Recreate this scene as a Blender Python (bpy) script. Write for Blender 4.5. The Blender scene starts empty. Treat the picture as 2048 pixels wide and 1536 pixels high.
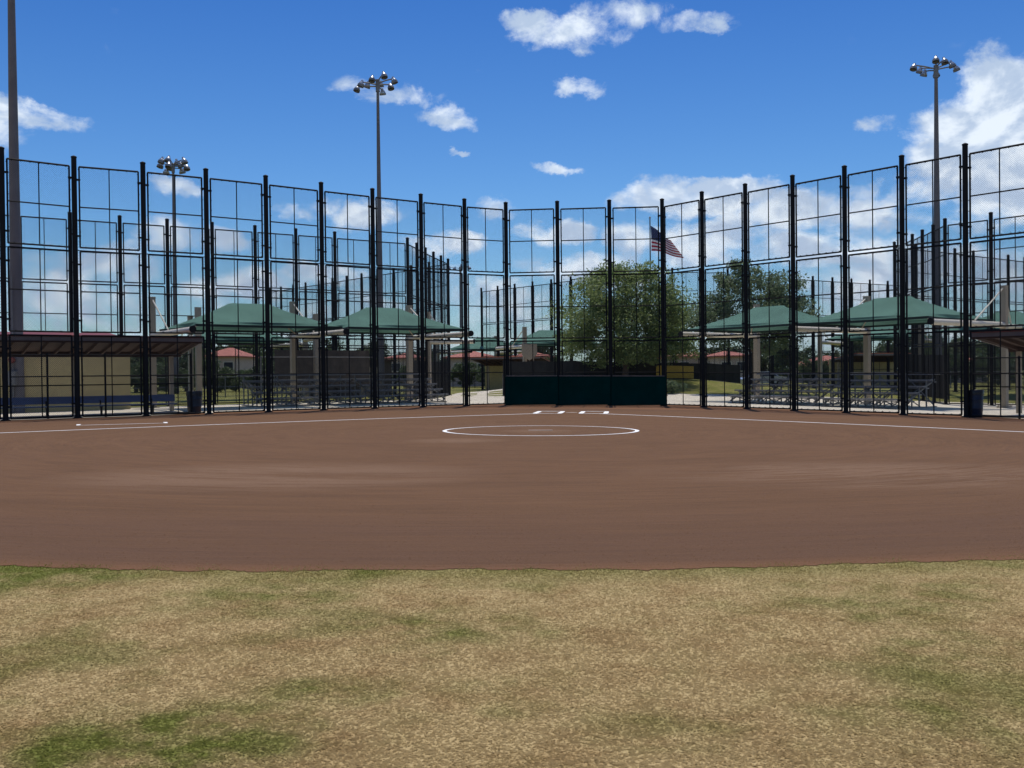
import bpy, bmesh, math, random
import numpy as np
from mathutils import Vector, Matrix
random.seed(7); np.random.seed(7)
S = bpy.context.scene
COL = S.collection
PI = math.pi
# ------------------------------------------------------------------ camera
EYE = 1.31
cd = bpy.data.cameras.new('camera'); cam = bpy.data.objects.new('camera', cd); COL.objects.link(cam)
cd.lens = 35.0; cd.sensor_width = 36.0; cd.clip_start = 0.05; cd.clip_end = 6000
cam.matrix_world = Matrix.Translation((0, 0, EYE)) @ Matrix.Rotation(math.radians(90 - 0.66), 4, 'X') @ Matrix.Rotation(math.radians(-0.6), 4, 'Z')
S.camera = cam
# ------------------------------------------------------------------ render look
S.view_settings.view_transform = 'Standard'; S.view_settings.look = 'None'
S.view_settings.exposure = 0.0; S.view_settings.gamma = 1.0; S.view_settings.use_curve_mapping = False
try:
    S.cycles.transparent_max_bounces = 24; S.cycles.max_bounces = 6
except Exception: pass
# ------------------------------------------------------------------ sun
SUN_AZ, SUN_EL = math.radians(6), math.radians(71)
sd = Vector((math.sin(SUN_AZ) * math.cos(SUN_EL), math.cos(SUN_AZ) * math.cos(SUN_EL), math.sin(SUN_EL)))
ld = bpy.data.lights.new('sun', 'SUN'); ld.energy = 3.6; ld.angle = math.radians(0.53); ld.color = (1.0, 0.94, 0.86)
lo = bpy.data.objects.new('sun', ld); COL.objects.link(lo); lo.rotation_euler = sd.to_track_quat('Z', 'Y').to_euler()
lo.location = (0, 0, 40)
# ------------------------------------------------------------------ sky with cumulus clouds (in the direction of the sky, not of the lens)
W = bpy.data.worlds.new('World'); S.world = W; W.use_nodes = True
wt = W.node_tree; wt.nodes.clear()
class NT:
    def __init__(s, t): s.t = t
    def new(s, k, **kw):
        n = s.t.nodes.new(k)
        for a, b in kw.items(): setattr(n, a, b)
        return n
    def put(s, sock, v):
        if isinstance(v, bpy.types.NodeSocket): s.t.links.new(v, sock)
        elif v is not None: sock.default_value = v
    def m(s, op, a, b=None, c=None, clamp=False):
        n = s.new('ShaderNodeMath', operation=op, use_clamp=clamp)
        s.put(n.inputs[0], a); s.put(n.inputs[1], b); s.put(n.inputs[2], c)
        return n.outputs[0]
    def comb(s, x, y, z):
        n = s.new('ShaderNodeCombineXYZ'); s.put(n.inputs[0], x); s.put(n.inputs[1], y); s.put(n.inputs[2], z); return n.outputs[0]
    def noise(s, vec, scale, detail=4, rough=0.5, dist=0.0, lac=2.0):
        n = s.new('ShaderNodeTexNoise'); s.put(n.inputs['Vector'], vec)
        n.inputs['Scale'].default_value = scale; n.inputs['Detail'].default_value = detail
        n.inputs['Roughness'].default_value = rough; n.inputs['Distortion'].default_value = dist; n.inputs['Lacunarity'].default_value = lac
        return n.outputs['Fac']
    def mr(s, v, a, b, c=0.0, d=1.0, smooth=False):
        n = s.new('ShaderNodeMapRange', interpolation_type='SMOOTHSTEP' if smooth else 'LINEAR')
        s.put(n.inputs['Value'], v)
        for k, x in zip(('From Min', 'From Max', 'To Min', 'To Max'), (a, b, c, d)): s.put(n.inputs[k], x)
        return n.outputs[0]
    def mix(s, f, a, b, blend='MIX'):
        n = s.new('ShaderNodeMix', data_type='RGBA', blend_type=blend)
        s.put(n.inputs[0], f); s.put(n.inputs[6], a); s.put(n.inputs[7], b); return n.outputs[2]
    def vmul(s, v, k):
        n = s.new('ShaderNodeVectorMath', operation='MULTIPLY'); s.put(n.inputs[0], v); s.put(n.inputs[1], k); return n.outputs[0]
    def vadd(s, v, k):
        n = s.new('ShaderNodeVectorMath', operation='ADD'); s.put(n.inputs[0], v); s.put(n.inputs[1], k); return n.outputs[0]
w = NT(wt)
sky = w.new('ShaderNodeTexSky', sky_type='NISHITA'); sky.sun_disc = False
sky.sun_elevation = SUN_EL; sky.sun_rotation = SUN_AZ; sky.altitude = 0; sky.air_density = 1.0; sky.dust_density = 0.6; sky.ozone_density = 2.5
tc = w.new('ShaderNodeTexCoord'); sep = w.new('ShaderNodeSeparateXYZ'); wt.links.new(tc.outputs['Generated'], sep.inputs[0])
dx, dy, dz = sep.outputs
az = w.m('ARCTAN2', dx, dy); el = w.m('ARCSINE', dz)
P0 = w.comb(az, w.m('MULTIPLY', el, 1.35), 0.0)
n_warp = w.noise(P0, 10.0, 8, 0.66)
n_warp2 = w.noise(w.vadd(P0, (5.2, 1.3, 0)), 10.0, 8, 0.66)
azw = w.m('ADD', az, w.m('MULTIPLY', w.m('SUBTRACT', n_warp, 0.5), 0.085))
elw = w.m('ADD', el, w.m('MULTIPLY', w.m('SUBTRACT', n_warp2, 0.5), 0.06))
# clouds: px, py (in photo pixels turned into sky angles), radii, weight
CL = [(1150, 62, 115, 42, 1.0), (1240, 22, 110, 30, .75), (1080, 40, 70, 26, .75), (1390, 45, 85, 22, .5), (1440, 50, 30, 18, .6),
      (1157, 186, 55, 22, .85), (905, 232, 62, 24, .7), (810, 190, 80, 22, .5), (720, 178, 50, 18, .35), (60, 232, 100, 30, .95), (-60, 250, 120, 40, .9),
      (1118, 338, 46, 14, .8), (918, 296, 20, 7, .6), (1775, 236, 45, 18, .45), (1835, 255, 30, 14, .4),
      (2010, 200, 90, 85, 1.3), (1960, 270, 110, 70, 1.3), (2060, 330, 150, 110, 1.4), (1900, 330, 95, 60, 1.1), (1850, 385, 70, 45, .8),
      (1330, 405, 95, 40, 1.1), (1450, 395, 105, 38, 1.2), (1560, 430, 120, 45, 1.1), (1700, 420, 110, 45, 1.0), (1740, 380, 50, 25, .8),
      (1400, 480, 170, 40, .9), (1640, 500, 170, 40, .9), (1260, 480, 60, 35, .8),
      (360, 375, 50, 20, .8), (720, 425, 90, 36, 1.05), (660, 410, 50, 25, .8), (600, 425, 40, 20, .55), (340, 470, 70, 40, .9), (450, 480, 60, 26, .8),
      (925, 488, 60, 26, .95), (1115, 458, 75, 26, .95), (985, 425, 45, 22, .6), (200, 540, 130, 50, .8), (480, 570, 110, 34, .9), (640, 545, 90, 30, .8),
      (850, 500, 60, 28, .6), (1180, 540, 150, 40, .8), (1000, 600, 180, 60, .6), (100, 600, 200, 60, .6), (1850, 560, 260, 60, .8)]
acc = None
for (px, py, rx, ry, wgt) in CL:
    a0 = math.atan((px - 1024) / 1991); e0 = math.atan((745 - 0.0105 * (px - 1024) - py) / 1991 * math.cos(a0))
    ax = w.m('DIVIDE', w.m('SUBTRACT', azw, a0), rx / 1991 * 1.25); ay = w.m('DIVIDE', w.m('SUBTRACT', elw, e0), ry / 1991 * 1.25)
    r2 = w.m('ADD', w.m('MULTIPLY', ax, ax), w.m('MULTIPLY', ay, ay))
    b = w.m('MULTIPLY', w.m('SUBTRACT', 1.0, r2, clamp=True), wgt)
    acc = b if acc is None else w.m('MAXIMUM', acc, b)
n_big = w.noise(P0, 17.0, 10, 0.64, 0.35)
behind = w.mr(w.m('ABSOLUTE', az), 0.55, 0.8, 0.0, 1.0, True)
general = w.m('MULTIPLY', w.m('MULTIPLY', w.mr(w.noise(P0, 2.6, 3, 0.5), 0.48, 0.62), behind), 0.8)
horizon = w.mr(el, 0.02, 0.16, 0.40, 0.0, True)
body = w.m('MAXIMUM', w.m('MAXIMUM', acc, general), horizon)
dens = w.m('ADD', body, w.m('MULTIPLY', w.m('MULTIPLY', w.m('SUBTRACT', n_big, 0.5), 2.3), w.mr(body, 0.0, 0.3, 0.5, 1.0)))
alpha = w.m('MULTIPLY', w.mr(dens, 0.16, 0.92, 0.0, 1.0, True), w.mr(el, -0.01, 0.03))
# self shading of the clouds: lighter towards the top of a puff
n_up = w.noise(w.vadd(P0, (0.0, 0.016, 0.0)), 16.0, 5, 0.55, 0.25)
n_here = w.noise(P0, 16.0, 5, 0.55, 0.25)
shade = w.mr(w.m('ADD', w.m('SUBTRACT', n_here, n_up), w.m('MULTIPLY', w.m('SUBTRACT', n_big, 0.5), -0.25)), -0.10, 0.10, 0.0, 1.0, True)
ccol = w.mix(shade, (4.8, 6.0, 7.9, 1), (8.3, 9.2, 10.3, 1))
skyc = w.mix(1.0, sky.outputs[0], w.mix(w.mr(el, 0.05, 0.42, 0.0, 1.0), (0.74, 0.98, 1.20, 1), (0.40, 0.60, 1.00, 1)), 'MULTIPLY')
hs = w.new('ShaderNodeHueSaturation'); hs.inputs['Saturation'].default_value = 1.10; w.put(hs.inputs['Color'], skyc)
fin = w.mix(alpha, hs.outputs[0], ccol)
bg = w.new('ShaderNodeBackground'); w.put(bg.inputs[0], fin); bg.inputs[1].default_value = 0.10
wo = w.new('ShaderNodeOutputWorld'); wt.links.new(bg.outputs[0], wo.inputs[0])

# ------------------------------------------------------------------ materials
def mat(name, col, rough=0.7, metal=0.0, var=0.12, vscale=3.0, bump=0.0, bscale=40.0, coat=0.0, trans=0.0, col2=None, spec=None):
    mm = bpy.data.materials.new(name); mm.use_nodes = True; t = mm.node_tree; n = NT(t)
    p = t.nodes['Principled BSDF']; tc = n.new('ShaderNodeTexCoord'); ob = tc.outputs['Object']
    f = n.mr(n.noise(ob, vscale, 5, 0.6), 0.3, 0.7)
    a = (*col, 1) if col2 is None else (*col, 1)
    lo_ = tuple(c * (1 - var) for c in col) + (1,); hi_ = tuple(min(1, c * (1 + var)) for c in col) + (1,)
    if col2 is not None: hi_ = (*col2, 1)
    c = n.mix(f, lo_, hi_)
    n.put(p.inputs['Base Color'], c); p.inputs['Roughness'].default_value = rough; p.inputs['Metallic'].default_value = metal
    if spec is not None: p.inputs['Specular IOR Level'].default_value = spec
    if coat: p.inputs['Coat Weight'].default_value = coat
    if bump:
        b = n.new('ShaderNodeBump'); b.inputs['Strength'].default_value = bump; b.inputs['Distance'].default_value = 0.02
        n.put(b.inputs['Height'], n.noise(ob, bscale, 4, 0.6)); n.put(p.inputs['Normal'], b.outputs[0])
    if trans:
        tr = n.new('ShaderNodeBsdfTranslucent'); n.put(tr.inputs[0], c); ms = n.new('ShaderNodeMixShader'); ms.inputs[0].default_value = trans
        t.links.new(p.outputs[0], ms.inputs[1]); t.links.new(tr.outputs[0], ms.inputs[2]); t.links.new(ms.outputs[0], t.nodes['Material Output'].inputs[0])
    return mm
M = {}
M['black'] = mat('black_vinyl', (0.006, 0.0065, 0.008), 0.6, 0, 0.3, 2.0, spec=0.2)
M['wire'] = mat('black_wire', (0.014, 0.017, 0.022), 0.55, spec=0.3)
M['concrete'] = mat('walk_concrete', (0.60, 0.54, 0.43), 0.9, 0, 0.12, 0.7, 0.15, 60)
M['pole'] = mat('pole_concrete', (0.15, 0.142, 0.148), 0.9, 0, 0.14, 1.2, 0.2, 50)
M['beige'] = mat('beige_paint', (0.36, 0.30, 0.22), 0.55, 0, 0.08, 1.5)
M['cream'] = mat('cream_paint', (0.66, 0.60, 0.48), 0.45, 0, 0.05, 1.5)
M['fabric'] = mat('green_shade_fabric', (0.115, 0.230, 0.180), 0.9, 0, 0.16, 0.7, 0.25, 90, trans=0.20, spec=0.15)
M['hem'] = mat('green_hem', (0.010, 0.028, 0.024), 0.85, 0, 0.1)
M['pad'] = mat('teal_padding', (0.002, 0.028, 0.024), 0.9, 0, 0.3, 0.8, 0.3, 6, spec=0.02)
M['alum'] = mat('aluminium', (0.20, 0.205, 0.22), 0.5, 0.5, 0.12, 5.0)
M['galv'] = mat('galvanised_steel', (0.19, 0.195, 0.20), 0.55, 0.4, 0.15, 5.0)
M['yellow'] = mat('yellow_block', (0.52, 0.42, 0.20), 0.85, 0, 0.08, 2.0, 0.2, 30)
M['banner'] = mat('yellow_banner', (0.50, 0.33, 0.06), 0.7, 0, 0.1, 2.0)
M['redmetal'] = mat('red_metal', (0.17, 0.028, 0.02), 0.4, 0.1, 0.12, 2.0)
M['soffit'] = mat('brown_soffit', (0.06, 0.03, 0.02), 0.8, 0, 0.2, 3.0)
M['fascia'] = mat('grey_fascia', (0.17, 0.14, 0.13), 0.6, 0, 0.12, 3.0)
M['bluebench'] = mat('blue_bench', (0.07, 0.11, 0.22), 0.5, 0, 0.1, 2.0)
M['bluecan'] = mat('blue_plastic', (0.012, 0.024, 0.06), 0.45, 0, 0.12, 3.0)
M['darkcan'] = mat('dark_plastic', (0.025, 0.035, 0.05), 0.5, 0, 0.15, 3.0)
M['bag'] = mat('bin_bag', (0.02, 0.02, 0.022), 0.3, 0, 0.2, 5.0)
M['chalk'] = mat('white_chalk', (0.88, 0.87, 0.84), 0.95, 0, 0.10, 6.0)
M['rubber'] = mat('white_rubber', (0.42, 0.32, 0.24), 0.7, 0, 0.12, 6.0)
M['screen'] = mat('black_windscreen', (0.016, 0.017, 0.016), 0.9, 0, 0.4, 1.5, 0.2, 20)
M['brownscreen'] = mat('brown_slats', (0.075, 0.06, 0.045), 0.8, 0, 0.3, 2.5)
M['housewall'] = mat('stucco', (0.50, 0.40, 0.33), 0.9, 0, 0.06, 1.0)
M['tile'] = mat('red_tile', (0.38, 0.13, 0.09), 0.85, 0, 0.22, 2.0, 0.3, 8)
M['orange'] = mat('orange_metal', (0.52, 0.13, 0.055), 0.5, 0, 0.1, 2.0)
M['windowglass'] = mat('window_glass', (0.03, 0.035, 0.045), 0.15, 0, 0.1)
M['bark'] = mat('bark', (0.10, 0.075, 0.055), 0.95, 0, 0.3, 6.0, 0.5, 30)
M['lamp'] = mat('lamp_housing', (0.50, 0.51, 0.50), 0.3, 0.8, 0.08, 4.0)
M['lampglass'] = mat('lamp_glass', (0.05, 0.05, 0.05), 0.25, 0, 0.1)
M['flagred'] = mat('flag_red', (0.36, 0.02, 0.04), 0.8, 0, 0.08, 3, trans=0.35)
M['flagwhite'] = mat('flag_white', (0.72, 0.70, 0.72), 0.8, 0, 0.05, 3, trans=0.35)
M['flagblue'] = mat('flag_blue', (0.018, 0.028, 0.10), 0.8, 0, 0.1, 3, trans=0.25)
M['carpaint'] = mat('silver_car_paint', (0.45, 0.48, 0.52), 0.3, 0.3, 0.04, 1.0, coat=0.6)
M['tyre'] = mat('tyre', (0.02, 0.02, 0.02), 0.85)

def leafmat(name, c1, c2, c3, trans=0.35):
    mm = bpy.data.materials.new(name); mm.use_nodes = True; t = mm.node_tree; n = NT(t); p = t.nodes['Principled BSDF']
    tc = n.new('ShaderNodeTexCoord'); gi = n.new('ShaderNodeNewGeometry')
    c = n.mix(n.mr(n.noise(tc.outputs['Object'], 0.9, 3), 0.35, 0.65), (*c1, 1), (*c2, 1))
    c = n.mix(n.mr(gi.outputs['Random Per Island'], 0.55, 1.0), c, (*c3, 1))
    n.put(p.inputs['Base Color'], c); p.inputs['Roughness'].default_value = 0.55
    tr = n.new('ShaderNodeBsdfTranslucent'); n.put(tr.inputs[0], c); ms = n.new('ShaderNodeMixShader'); ms.inputs[0].default_value = trans
    t.links.new(p.outputs[0], ms.inputs[1]); t.links.new(tr.outputs[0], ms.inputs[2]); t.links.new(ms.outputs[0], t.nodes['Material Output'].inputs[0])
    return mm
M['leaf_a'] = leafmat('olive_leaves', (0.17, 0.24, 0.075), (0.25, 0.32, 0.11), (0.33, 0.38, 0.18), 0.55)
M['leaf_b'] = leafmat('dark_leaves', (0.11, 0.165, 0.085), (0.165, 0.23, 0.115), (0.23, 0.28, 0.17), 0.55)
M['leaf_c'] = leafmat('far_leaves', (0.05, 0.085, 0.03), (0.08, 0.12, 0.04), (0.12, 0.15, 0.06), 0.35)

# turf: tan dormant grass with green patches, used by the ground sheet and by the blades
def turf(name, near=True):
    mm = bpy.data.materials.new(name); mm.use_nodes = True; t = mm.node_tree; n = NT(t); p = t.nodes['Principled BSDF']
    tc = n.new('ShaderNodeTexCoord'); ob = tc.outputs['Object']; sp = n.new('ShaderNodeSeparateXYZ'); t.links.new(ob, sp.inputs[0])
    patch = n.noise(ob, 0.75, 4, 0.55, 0.3)
    patch2 = n.noise(ob, 3.2, 4, 0.6)
    fine = n.noise(ob, 38, 4, 0.7)
    # distance from the rim of the dirt infield: the turf is greener close to it and far beyond the fence
    ax = n.m('ADD', sp.outputs[0], 0.5); ay = n.m('SUBTRACT', sp.outputs[1], 24.85)
    rim = n.m('SUBTRACT', n.m('SQRT', n.m('ADD', n.m('MULTIPLY', ax, ax), n.m('MULTIPLY', ay, ay))), 18.1)
    edge = n.mr(n.m('ADD', rim, n.m('MULTIPLY', patch2, 0.6)), 0.30, 0.95, 0.55, 0.0, True)
    far = n.mr(sp.outputs[1], 38, 46, 0.0, 0.85, True)
    g = n.m('ADD', n.m('ADD', n.m('ADD', n.mr(patch, 0.50, 0.68, 0.0, 0.62, True), n.m('MULTIPLY', n.m('SUBTRACT', patch2, 0.5), 0.9)), edge), far, clamp=True)
    def spot(x, y, r, k):
        a = n.m('DIVIDE', n.m('SUBTRACT', sp.outputs[0], x), r); b = n.m('DIVIDE', n.m('SUBTRACT', sp.outputs[1], y), r * 0.8)
        return n.m('MULTIPLY', n.m('SUBTRACT', 1.0, n.m('ADD', n.m('MULTIPLY', a, a), n.m('MULTIPLY', b, b)), clamp=True), k)
    for s_ in ((-1.25, 3.62, .60, 1.05), (-1.5, 6.0, .8, .7), (-0.78, 4.15, .35, .8), (1.5, 3.75, .5, .5), (2.1, 5.9, .9, .5), (2.2, 4.8, .5, .4), (-0.3, 5.3, .6, .45), (-3.2, 6.6, .9, .8)):
        g = n.m('ADD', g, n.m('MULTIPLY', spot(*s_), n.mr(patch2, 0.3, 0.6)), clamp=True)
    tan_ = n.mix(n.mr(fine, 0.3, 0.7), (0.38, 0.275, 0.12, 1), (0.49, 0.37, 0.175, 1))
    tan_ = n.mix(n.mr(n.noise(ob, 2.3, 5, 0.65), 0.46, 0.66, 0, .85), tan_, (0.33, 0.22, 0.09, 1))
    grn = n.mix(n.mr(fine, 0.3, 0.7), (0.110, 0.125, 0.016, 1), (0.18, 0.182, 0.036, 1))
    c = n.mix(g, tan_, grn)
    if near:
        gi = n.new('ShaderNodeNewGeometry')
        c = n.mix(n.mr(gi.outputs['Random Per Island'], 0, 1, 0.0, 0.22), c, n.mix(g, (0.50, 0.38, 0.20, 1), (0.18, 0.185, 0.036, 1)))
    n.put(p.inputs['Base Color'], c); p.inputs['Roughness'].default_value = 0.9; p.inputs['Specular IOR Level'].default_value = 0.2
    b = n.new('ShaderNodeBump'); b.inputs['Strength'].default_value = 0.5; b.inputs['Distance'].default_value = 0.01
    n.put(b.inputs['Height'], n.noise(ob, 90, 3, 0.7))
    if not near: n.put(p.inputs['Normal'], b.outputs[0])
    else:
        tr = n.new('ShaderNodeBsdfTranslucent'); n.put(tr.inputs[0], c); ms = n.new('ShaderNodeMixShader'); ms.inputs[0].default_value = 0.42
        t.links.new(p.outputs[0], ms.inputs[1]); t.links.new(tr.outputs[0], ms.inputs[2]); t.links.new(ms.outputs[0], t.nodes['Material Output'].inputs[0])
    return mm
M['turf'] = turf('turf', False); M['blade'] = turf('turf_blades', True)

def dirtmat():
    mm = bpy.data.materials.new('infield_clay'); mm.use_nodes = True; t = mm.node_tree; n = NT(t); p = t.nodes['Principled BSDF']
    tc = n.new('ShaderNodeTexCoord'); ob = tc.outputs['Object']; sp = n.new('ShaderNodeSeparateXYZ'); t.links.new(ob, sp.inputs[0])
    ax = n.m('ADD', sp.outputs[0], 0.5); ay = n.m('SUBTRACT', sp.outputs[1], 24.85)
    rad = n.m('SQRT', n.m('ADD', n.m('MULTIPLY', ax, ax), n.m('MULTIPLY', ay, ay))); ang = n.m('ARCTAN2', ax, n.m('MULTIPLY', ay, -1.0))
    pol = n.comb(n.m('MULTIPLY', ang, 9.0), rad, 0.0)                    # drag marks follow the curve of the infield
    st = n.noise(n.vmul(pol, (0.30, 1.3, 1)), 1.0, 7, 0.66, 0.5)
    st2 = n.noise(n.vmul(n.vadd(pol, (7, 3, 0)), (1.1, 6.5, 1)), 1.0, 9, 0.72, 0.5)
    st3 = n.noise(n.vmul(n.vadd(pol, (2, 9, 0)), (0.9, 15.0, 1)), 1.0, 7, 0.72, 0.3)
    bl = n.noise(n.vmul(n.vadd(ob, (3.1, 0, 0)), (0.10, 0.30, 1)), 1.0, 5, 0.6, 0.8)
    fine = n.noise(ob, 45, 4, 0.8); grit = n.noise(ob, 190, 2, 0.8)
    c = n.mix(n.mr(st, 0.36, 0.64), (0.132, 0.070, 0.035, 1), (0.178, 0.095, 0.048, 1))
    c = n.mix(n.mr(st2, 0.44, 0.66, 0, 0.6), c, (0.080, 0.045, 0.027, 1))
    c = n.mix(n.mr(st3, 0.50, 0.68, 0, 0.5), c, (0.235, 0.118, 0.055, 1))
    def dry(x, y, rx, ry, k):
        a = n.m('DIVIDE', n.m('SUBTRACT', sp.outputs[0], x), rx); b = n.m('DIVIDE', n.m('SUBTRACT', sp.outputs[1], y), ry)
        return n.m('MULTIPLY', n.m('SUBTRACT', 1.0, n.m('ADD', n.m('MULTIPLY', a, a), n.m('MULTIPLY', b, b)), clamp=True), k)
    d = n.m('ADD', n.m('ADD', dry(-3.3, 13.6, 3.2, 2.2, 1.0), dry(5.0, 13.6, 3.6, 2.3, 1.0)), n.m('ADD', dry(-1.2, 21.0, 1.2, 1.0, .8), dry(0.7, 24.8, 1.1, .9, .6)), clamp=True)
    c = n.mix(n.m('MULTIPLY', d, n.mr(n.m('ADD', n.m('ADD', st2, st3), n.m('MULTIPLY', bl, 1.4)), 1.50, 1.85, 0.0, 1.4, True), clamp=True), c, (0.245, 0.150, 0.092, 1))
    c = n.mix(n.mr(bl, 0.54, 0.68, 0, 0.4, True), c, (0.185, 0.10, 0.058, 1))
    c = n.mix(n.m('MULTIPLY', n.mr(rad, 14.5, 16.8, 0, 1, True), n.mr(st, 0.35, 0.6, .15, 0.6)), c, (0.095, 0.053, 0.038, 1))
    c = n.mix(n.mr(rad, 17.8, 18.1, 0, 0.6), c, (0.27, 0.125, 0.06, 1))
    c = n.mix(n.mr(fine, 0.25, 0.75, 0, 0.8), c, n.mix(n.mr(grit, 0.3, 0.7), (0.07, 0.038, 0.020, 1), (0.235, 0.13, 0.070, 1)))
    n.put(p.inputs['Base Color'], c); p.inputs['Roughness'].default_value = 0.95; p.inputs['Specular IOR Level'].default_value = 0.12
    b = n.new('ShaderNodeBump'); b.inputs['Strength'].default_value = 0.7; b.inputs['Distance'].default_value = 0.02
    n.put(b.inputs['Height'], n.m('ADD', n.m('MULTIPLY', n.noise(ob, 22, 5, 0.8), 1.0), n.m('MULTIPLY', st3, 1.3))); n.put(p.inputs['Normal'], b.outputs[0])
    return mm
M['dirt'] = dirtmat()

# ------------------------------------------------------------------ helpers
def G(x, y):
    xc = max(-22, min(22, x)); yc = max(0, min(38, y))
    g = -.0062 * yc - .0075 * xc - .1 * (xc / 16) ** 2
    if y <= 6: g = g * max(0, min(1, (y + 6) / 12))
    k = max(0, min(1, (y - 52) / 14)); k = k * k * (3 - 2 * k)
    g = g * (1 - k) + (-0.30) * k
    q = (((x - 9) / 9.5) ** 2 + ((y - 74) / 7.0) ** 2) ** 1.4
    return g + 1.12 * math.exp(-q)
class MB:
    def __init__(s): s.v = []; s.f = []; s.mi = []
    def add(s, vs, fs, mi=0):
        o = len(s.v); s.v += [tuple(v) for v in vs]; s.f += [tuple(i + o for i in f) for f in fs]; s.mi += [mi] * len(fs)
    def box(s, c, d, mi=0, rz=0.0, m=None):
        hx, hy, hz = d[0] / 2, d[1] / 2, d[2] / 2
        vs = [Vector((sx * hx, sy * hy, sz * hz)) for sz in (-1, 1) for sy in (-1, 1) for sx in (-1, 1)]
        R = Matrix.Rotation(rz, 3, 'Z') if m is None else m
        vs = [R @ v + Vector(c) for v in vs]
        s.add(vs, [(0, 2, 3, 1), (4, 5, 7, 6), (0, 1, 5, 4), (2, 6, 7, 3), (0, 4, 6, 2), (1, 3, 7, 5)], mi)
    def bar(s, a, b, wd, ht, mi=0):
        a = Vector(a); b = Vector(b); d = (b - a); L = d.length; d.normalize()
        up = Vector((0, 0, 1)) if abs(d.z) < 0.95 else Vector((0, 1, 0))
        x = d.cross(up).normalized(); z = x.cross(d).normalized()
        s.box((a + b) / 2, (wd, L, ht), mi, m=Matrix((x, d, z)).transposed())
    def tube(s, pts, rs, n=8, mi=0, cap=True):
        pts = [Vector(p) for p in pts]
        if not isinstance(rs, (list, tuple)): rs = [rs] * len(pts)
        o = len(s.v); prev = None
        for i, p in enumerate(pts):
            d = (pts[min(i + 1, len(pts) - 1)] - pts[max(i - 1, 0)]).normalized()
            if prev is None:
                up = Vector((0, 0, 1)) if abs(d.z) < 0.9 else Vector((1, 0, 0)); x = d.cross(up).normalized()
            else: x = (prev - d * prev.dot(d)).normalized()
            prev = x; y = d.cross(x)
            for k in range(n):
                a = 2 * PI * k / n; s.v.append(tuple(p + (x * math.cos(a) + y * math.sin(a)) * rs[i]))
        for i in range(len(pts) - 1):
            for k in range(n):
                s.f.append((o + i * n + k, o + i * n + (k + 1) % n, o + (i + 1) * n + (k + 1) % n, o + (i + 1) * n + k)); s.mi.append(mi)
        if cap:
            s.f.append(tuple(o + k for k in range(n))[::-1]); s.mi.append(mi)
            s.f.append(tuple(o + (len(pts) - 1) * n + k for k in range(n))); s.mi.append(mi)
    def lathe(s, c, prof, n=16, mi=0, m=None):
        o = len(s.v); R = m or Matrix.Identity(3)
        for (r, z) in prof:
            for k in range(n):
                a = 2 * PI * k / n; s.v.append(tuple(R @ Vector((r * math.cos(a), r * math.sin(a), z)) + Vector(c)))
        for i in range(len(prof) - 1):
            for k in range(n):
                s.f.append((o + i * n + k, o + i * n + (k + 1) % n, o + (i + 1) * n + (k + 1) % n, o + (i + 1) * n + k)); s.mi.append(mi)
    def build(s, name, m, parent=None, smooth=False, loc=None, ang=40):
        me = bpy.data.meshes.new(name); me.from_pydata(s.v, [], s.f); me.update()
        for x in (m if isinstance(m, (list, tuple)) else [m]): me.materials.append(x)
        if any(s.mi): me.polygons.foreach_set('material_index', s.mi)
        if smooth:
            me.polygons.foreach_set('use_smooth', [True] * len(me.polygons))
            try: me.set_sharp_from_angle(angle=math.radians(ang))
            except Exception: pass
        o = bpy.data.objects.new(name, me); COL.objects.link(o)
        if parent is not None: o.parent = parent
        if loc: o.location = loc
        return o
def tag(o, label=None, cat=None, group=None, kind=None):
    for k, v in (('label', label), ('category', cat), ('group', group), ('kind', kind)):
        if v: o[k] = v
    return o
def empty(name, loc=(0, 0, 0), rz=0.0, label=None, cat=None, group=None):
    o = bpy.data.objects.new(name, None); COL.objects.link(o); o.location = loc; o.rotation_euler = (0, 0, rz); o.empty_display_size = 0.2
    return tag(o, label, cat, group)
def inst(src, parent, loc=None, rz=None, scale=None):
    c = src.copy(); COL.objects.link(c); c.parent = parent
    if loc is not None: c.location = loc
    if rz is not None: c.rotation_euler = (0, 0, rz)
    if scale is not None: c.scale = scale
    return c
def copy_tree(o, parent=None):
    c = o.copy(); COL.objects.link(c); c.parent = parent
    for ch in list(o.children): copy_tree(ch, c)
    return c
def npmesh(name, V, F, m, parent=None):
    me = bpy.data.meshes.new(name); nv, nf, k = len(V), len(F), F.shape[1]
    me.vertices.add(nv); me.vertices.foreach_set('co', V.astype(np.float32).ravel())
    me.loops.add(nf * k); me.loops.foreach_set('vertex_index', F.astype(np.int32).ravel())
    me.polygons.add(nf); me.polygons.foreach_set('loop_start', np.arange(nf, dtype=np.int32) * k)
    me.update(calc_edges=True); me.materials.append(m)
    o = bpy.data.objects.new(name, me); COL.objects.link(o)
    if parent is not None: o.parent = parent
    return o
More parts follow.
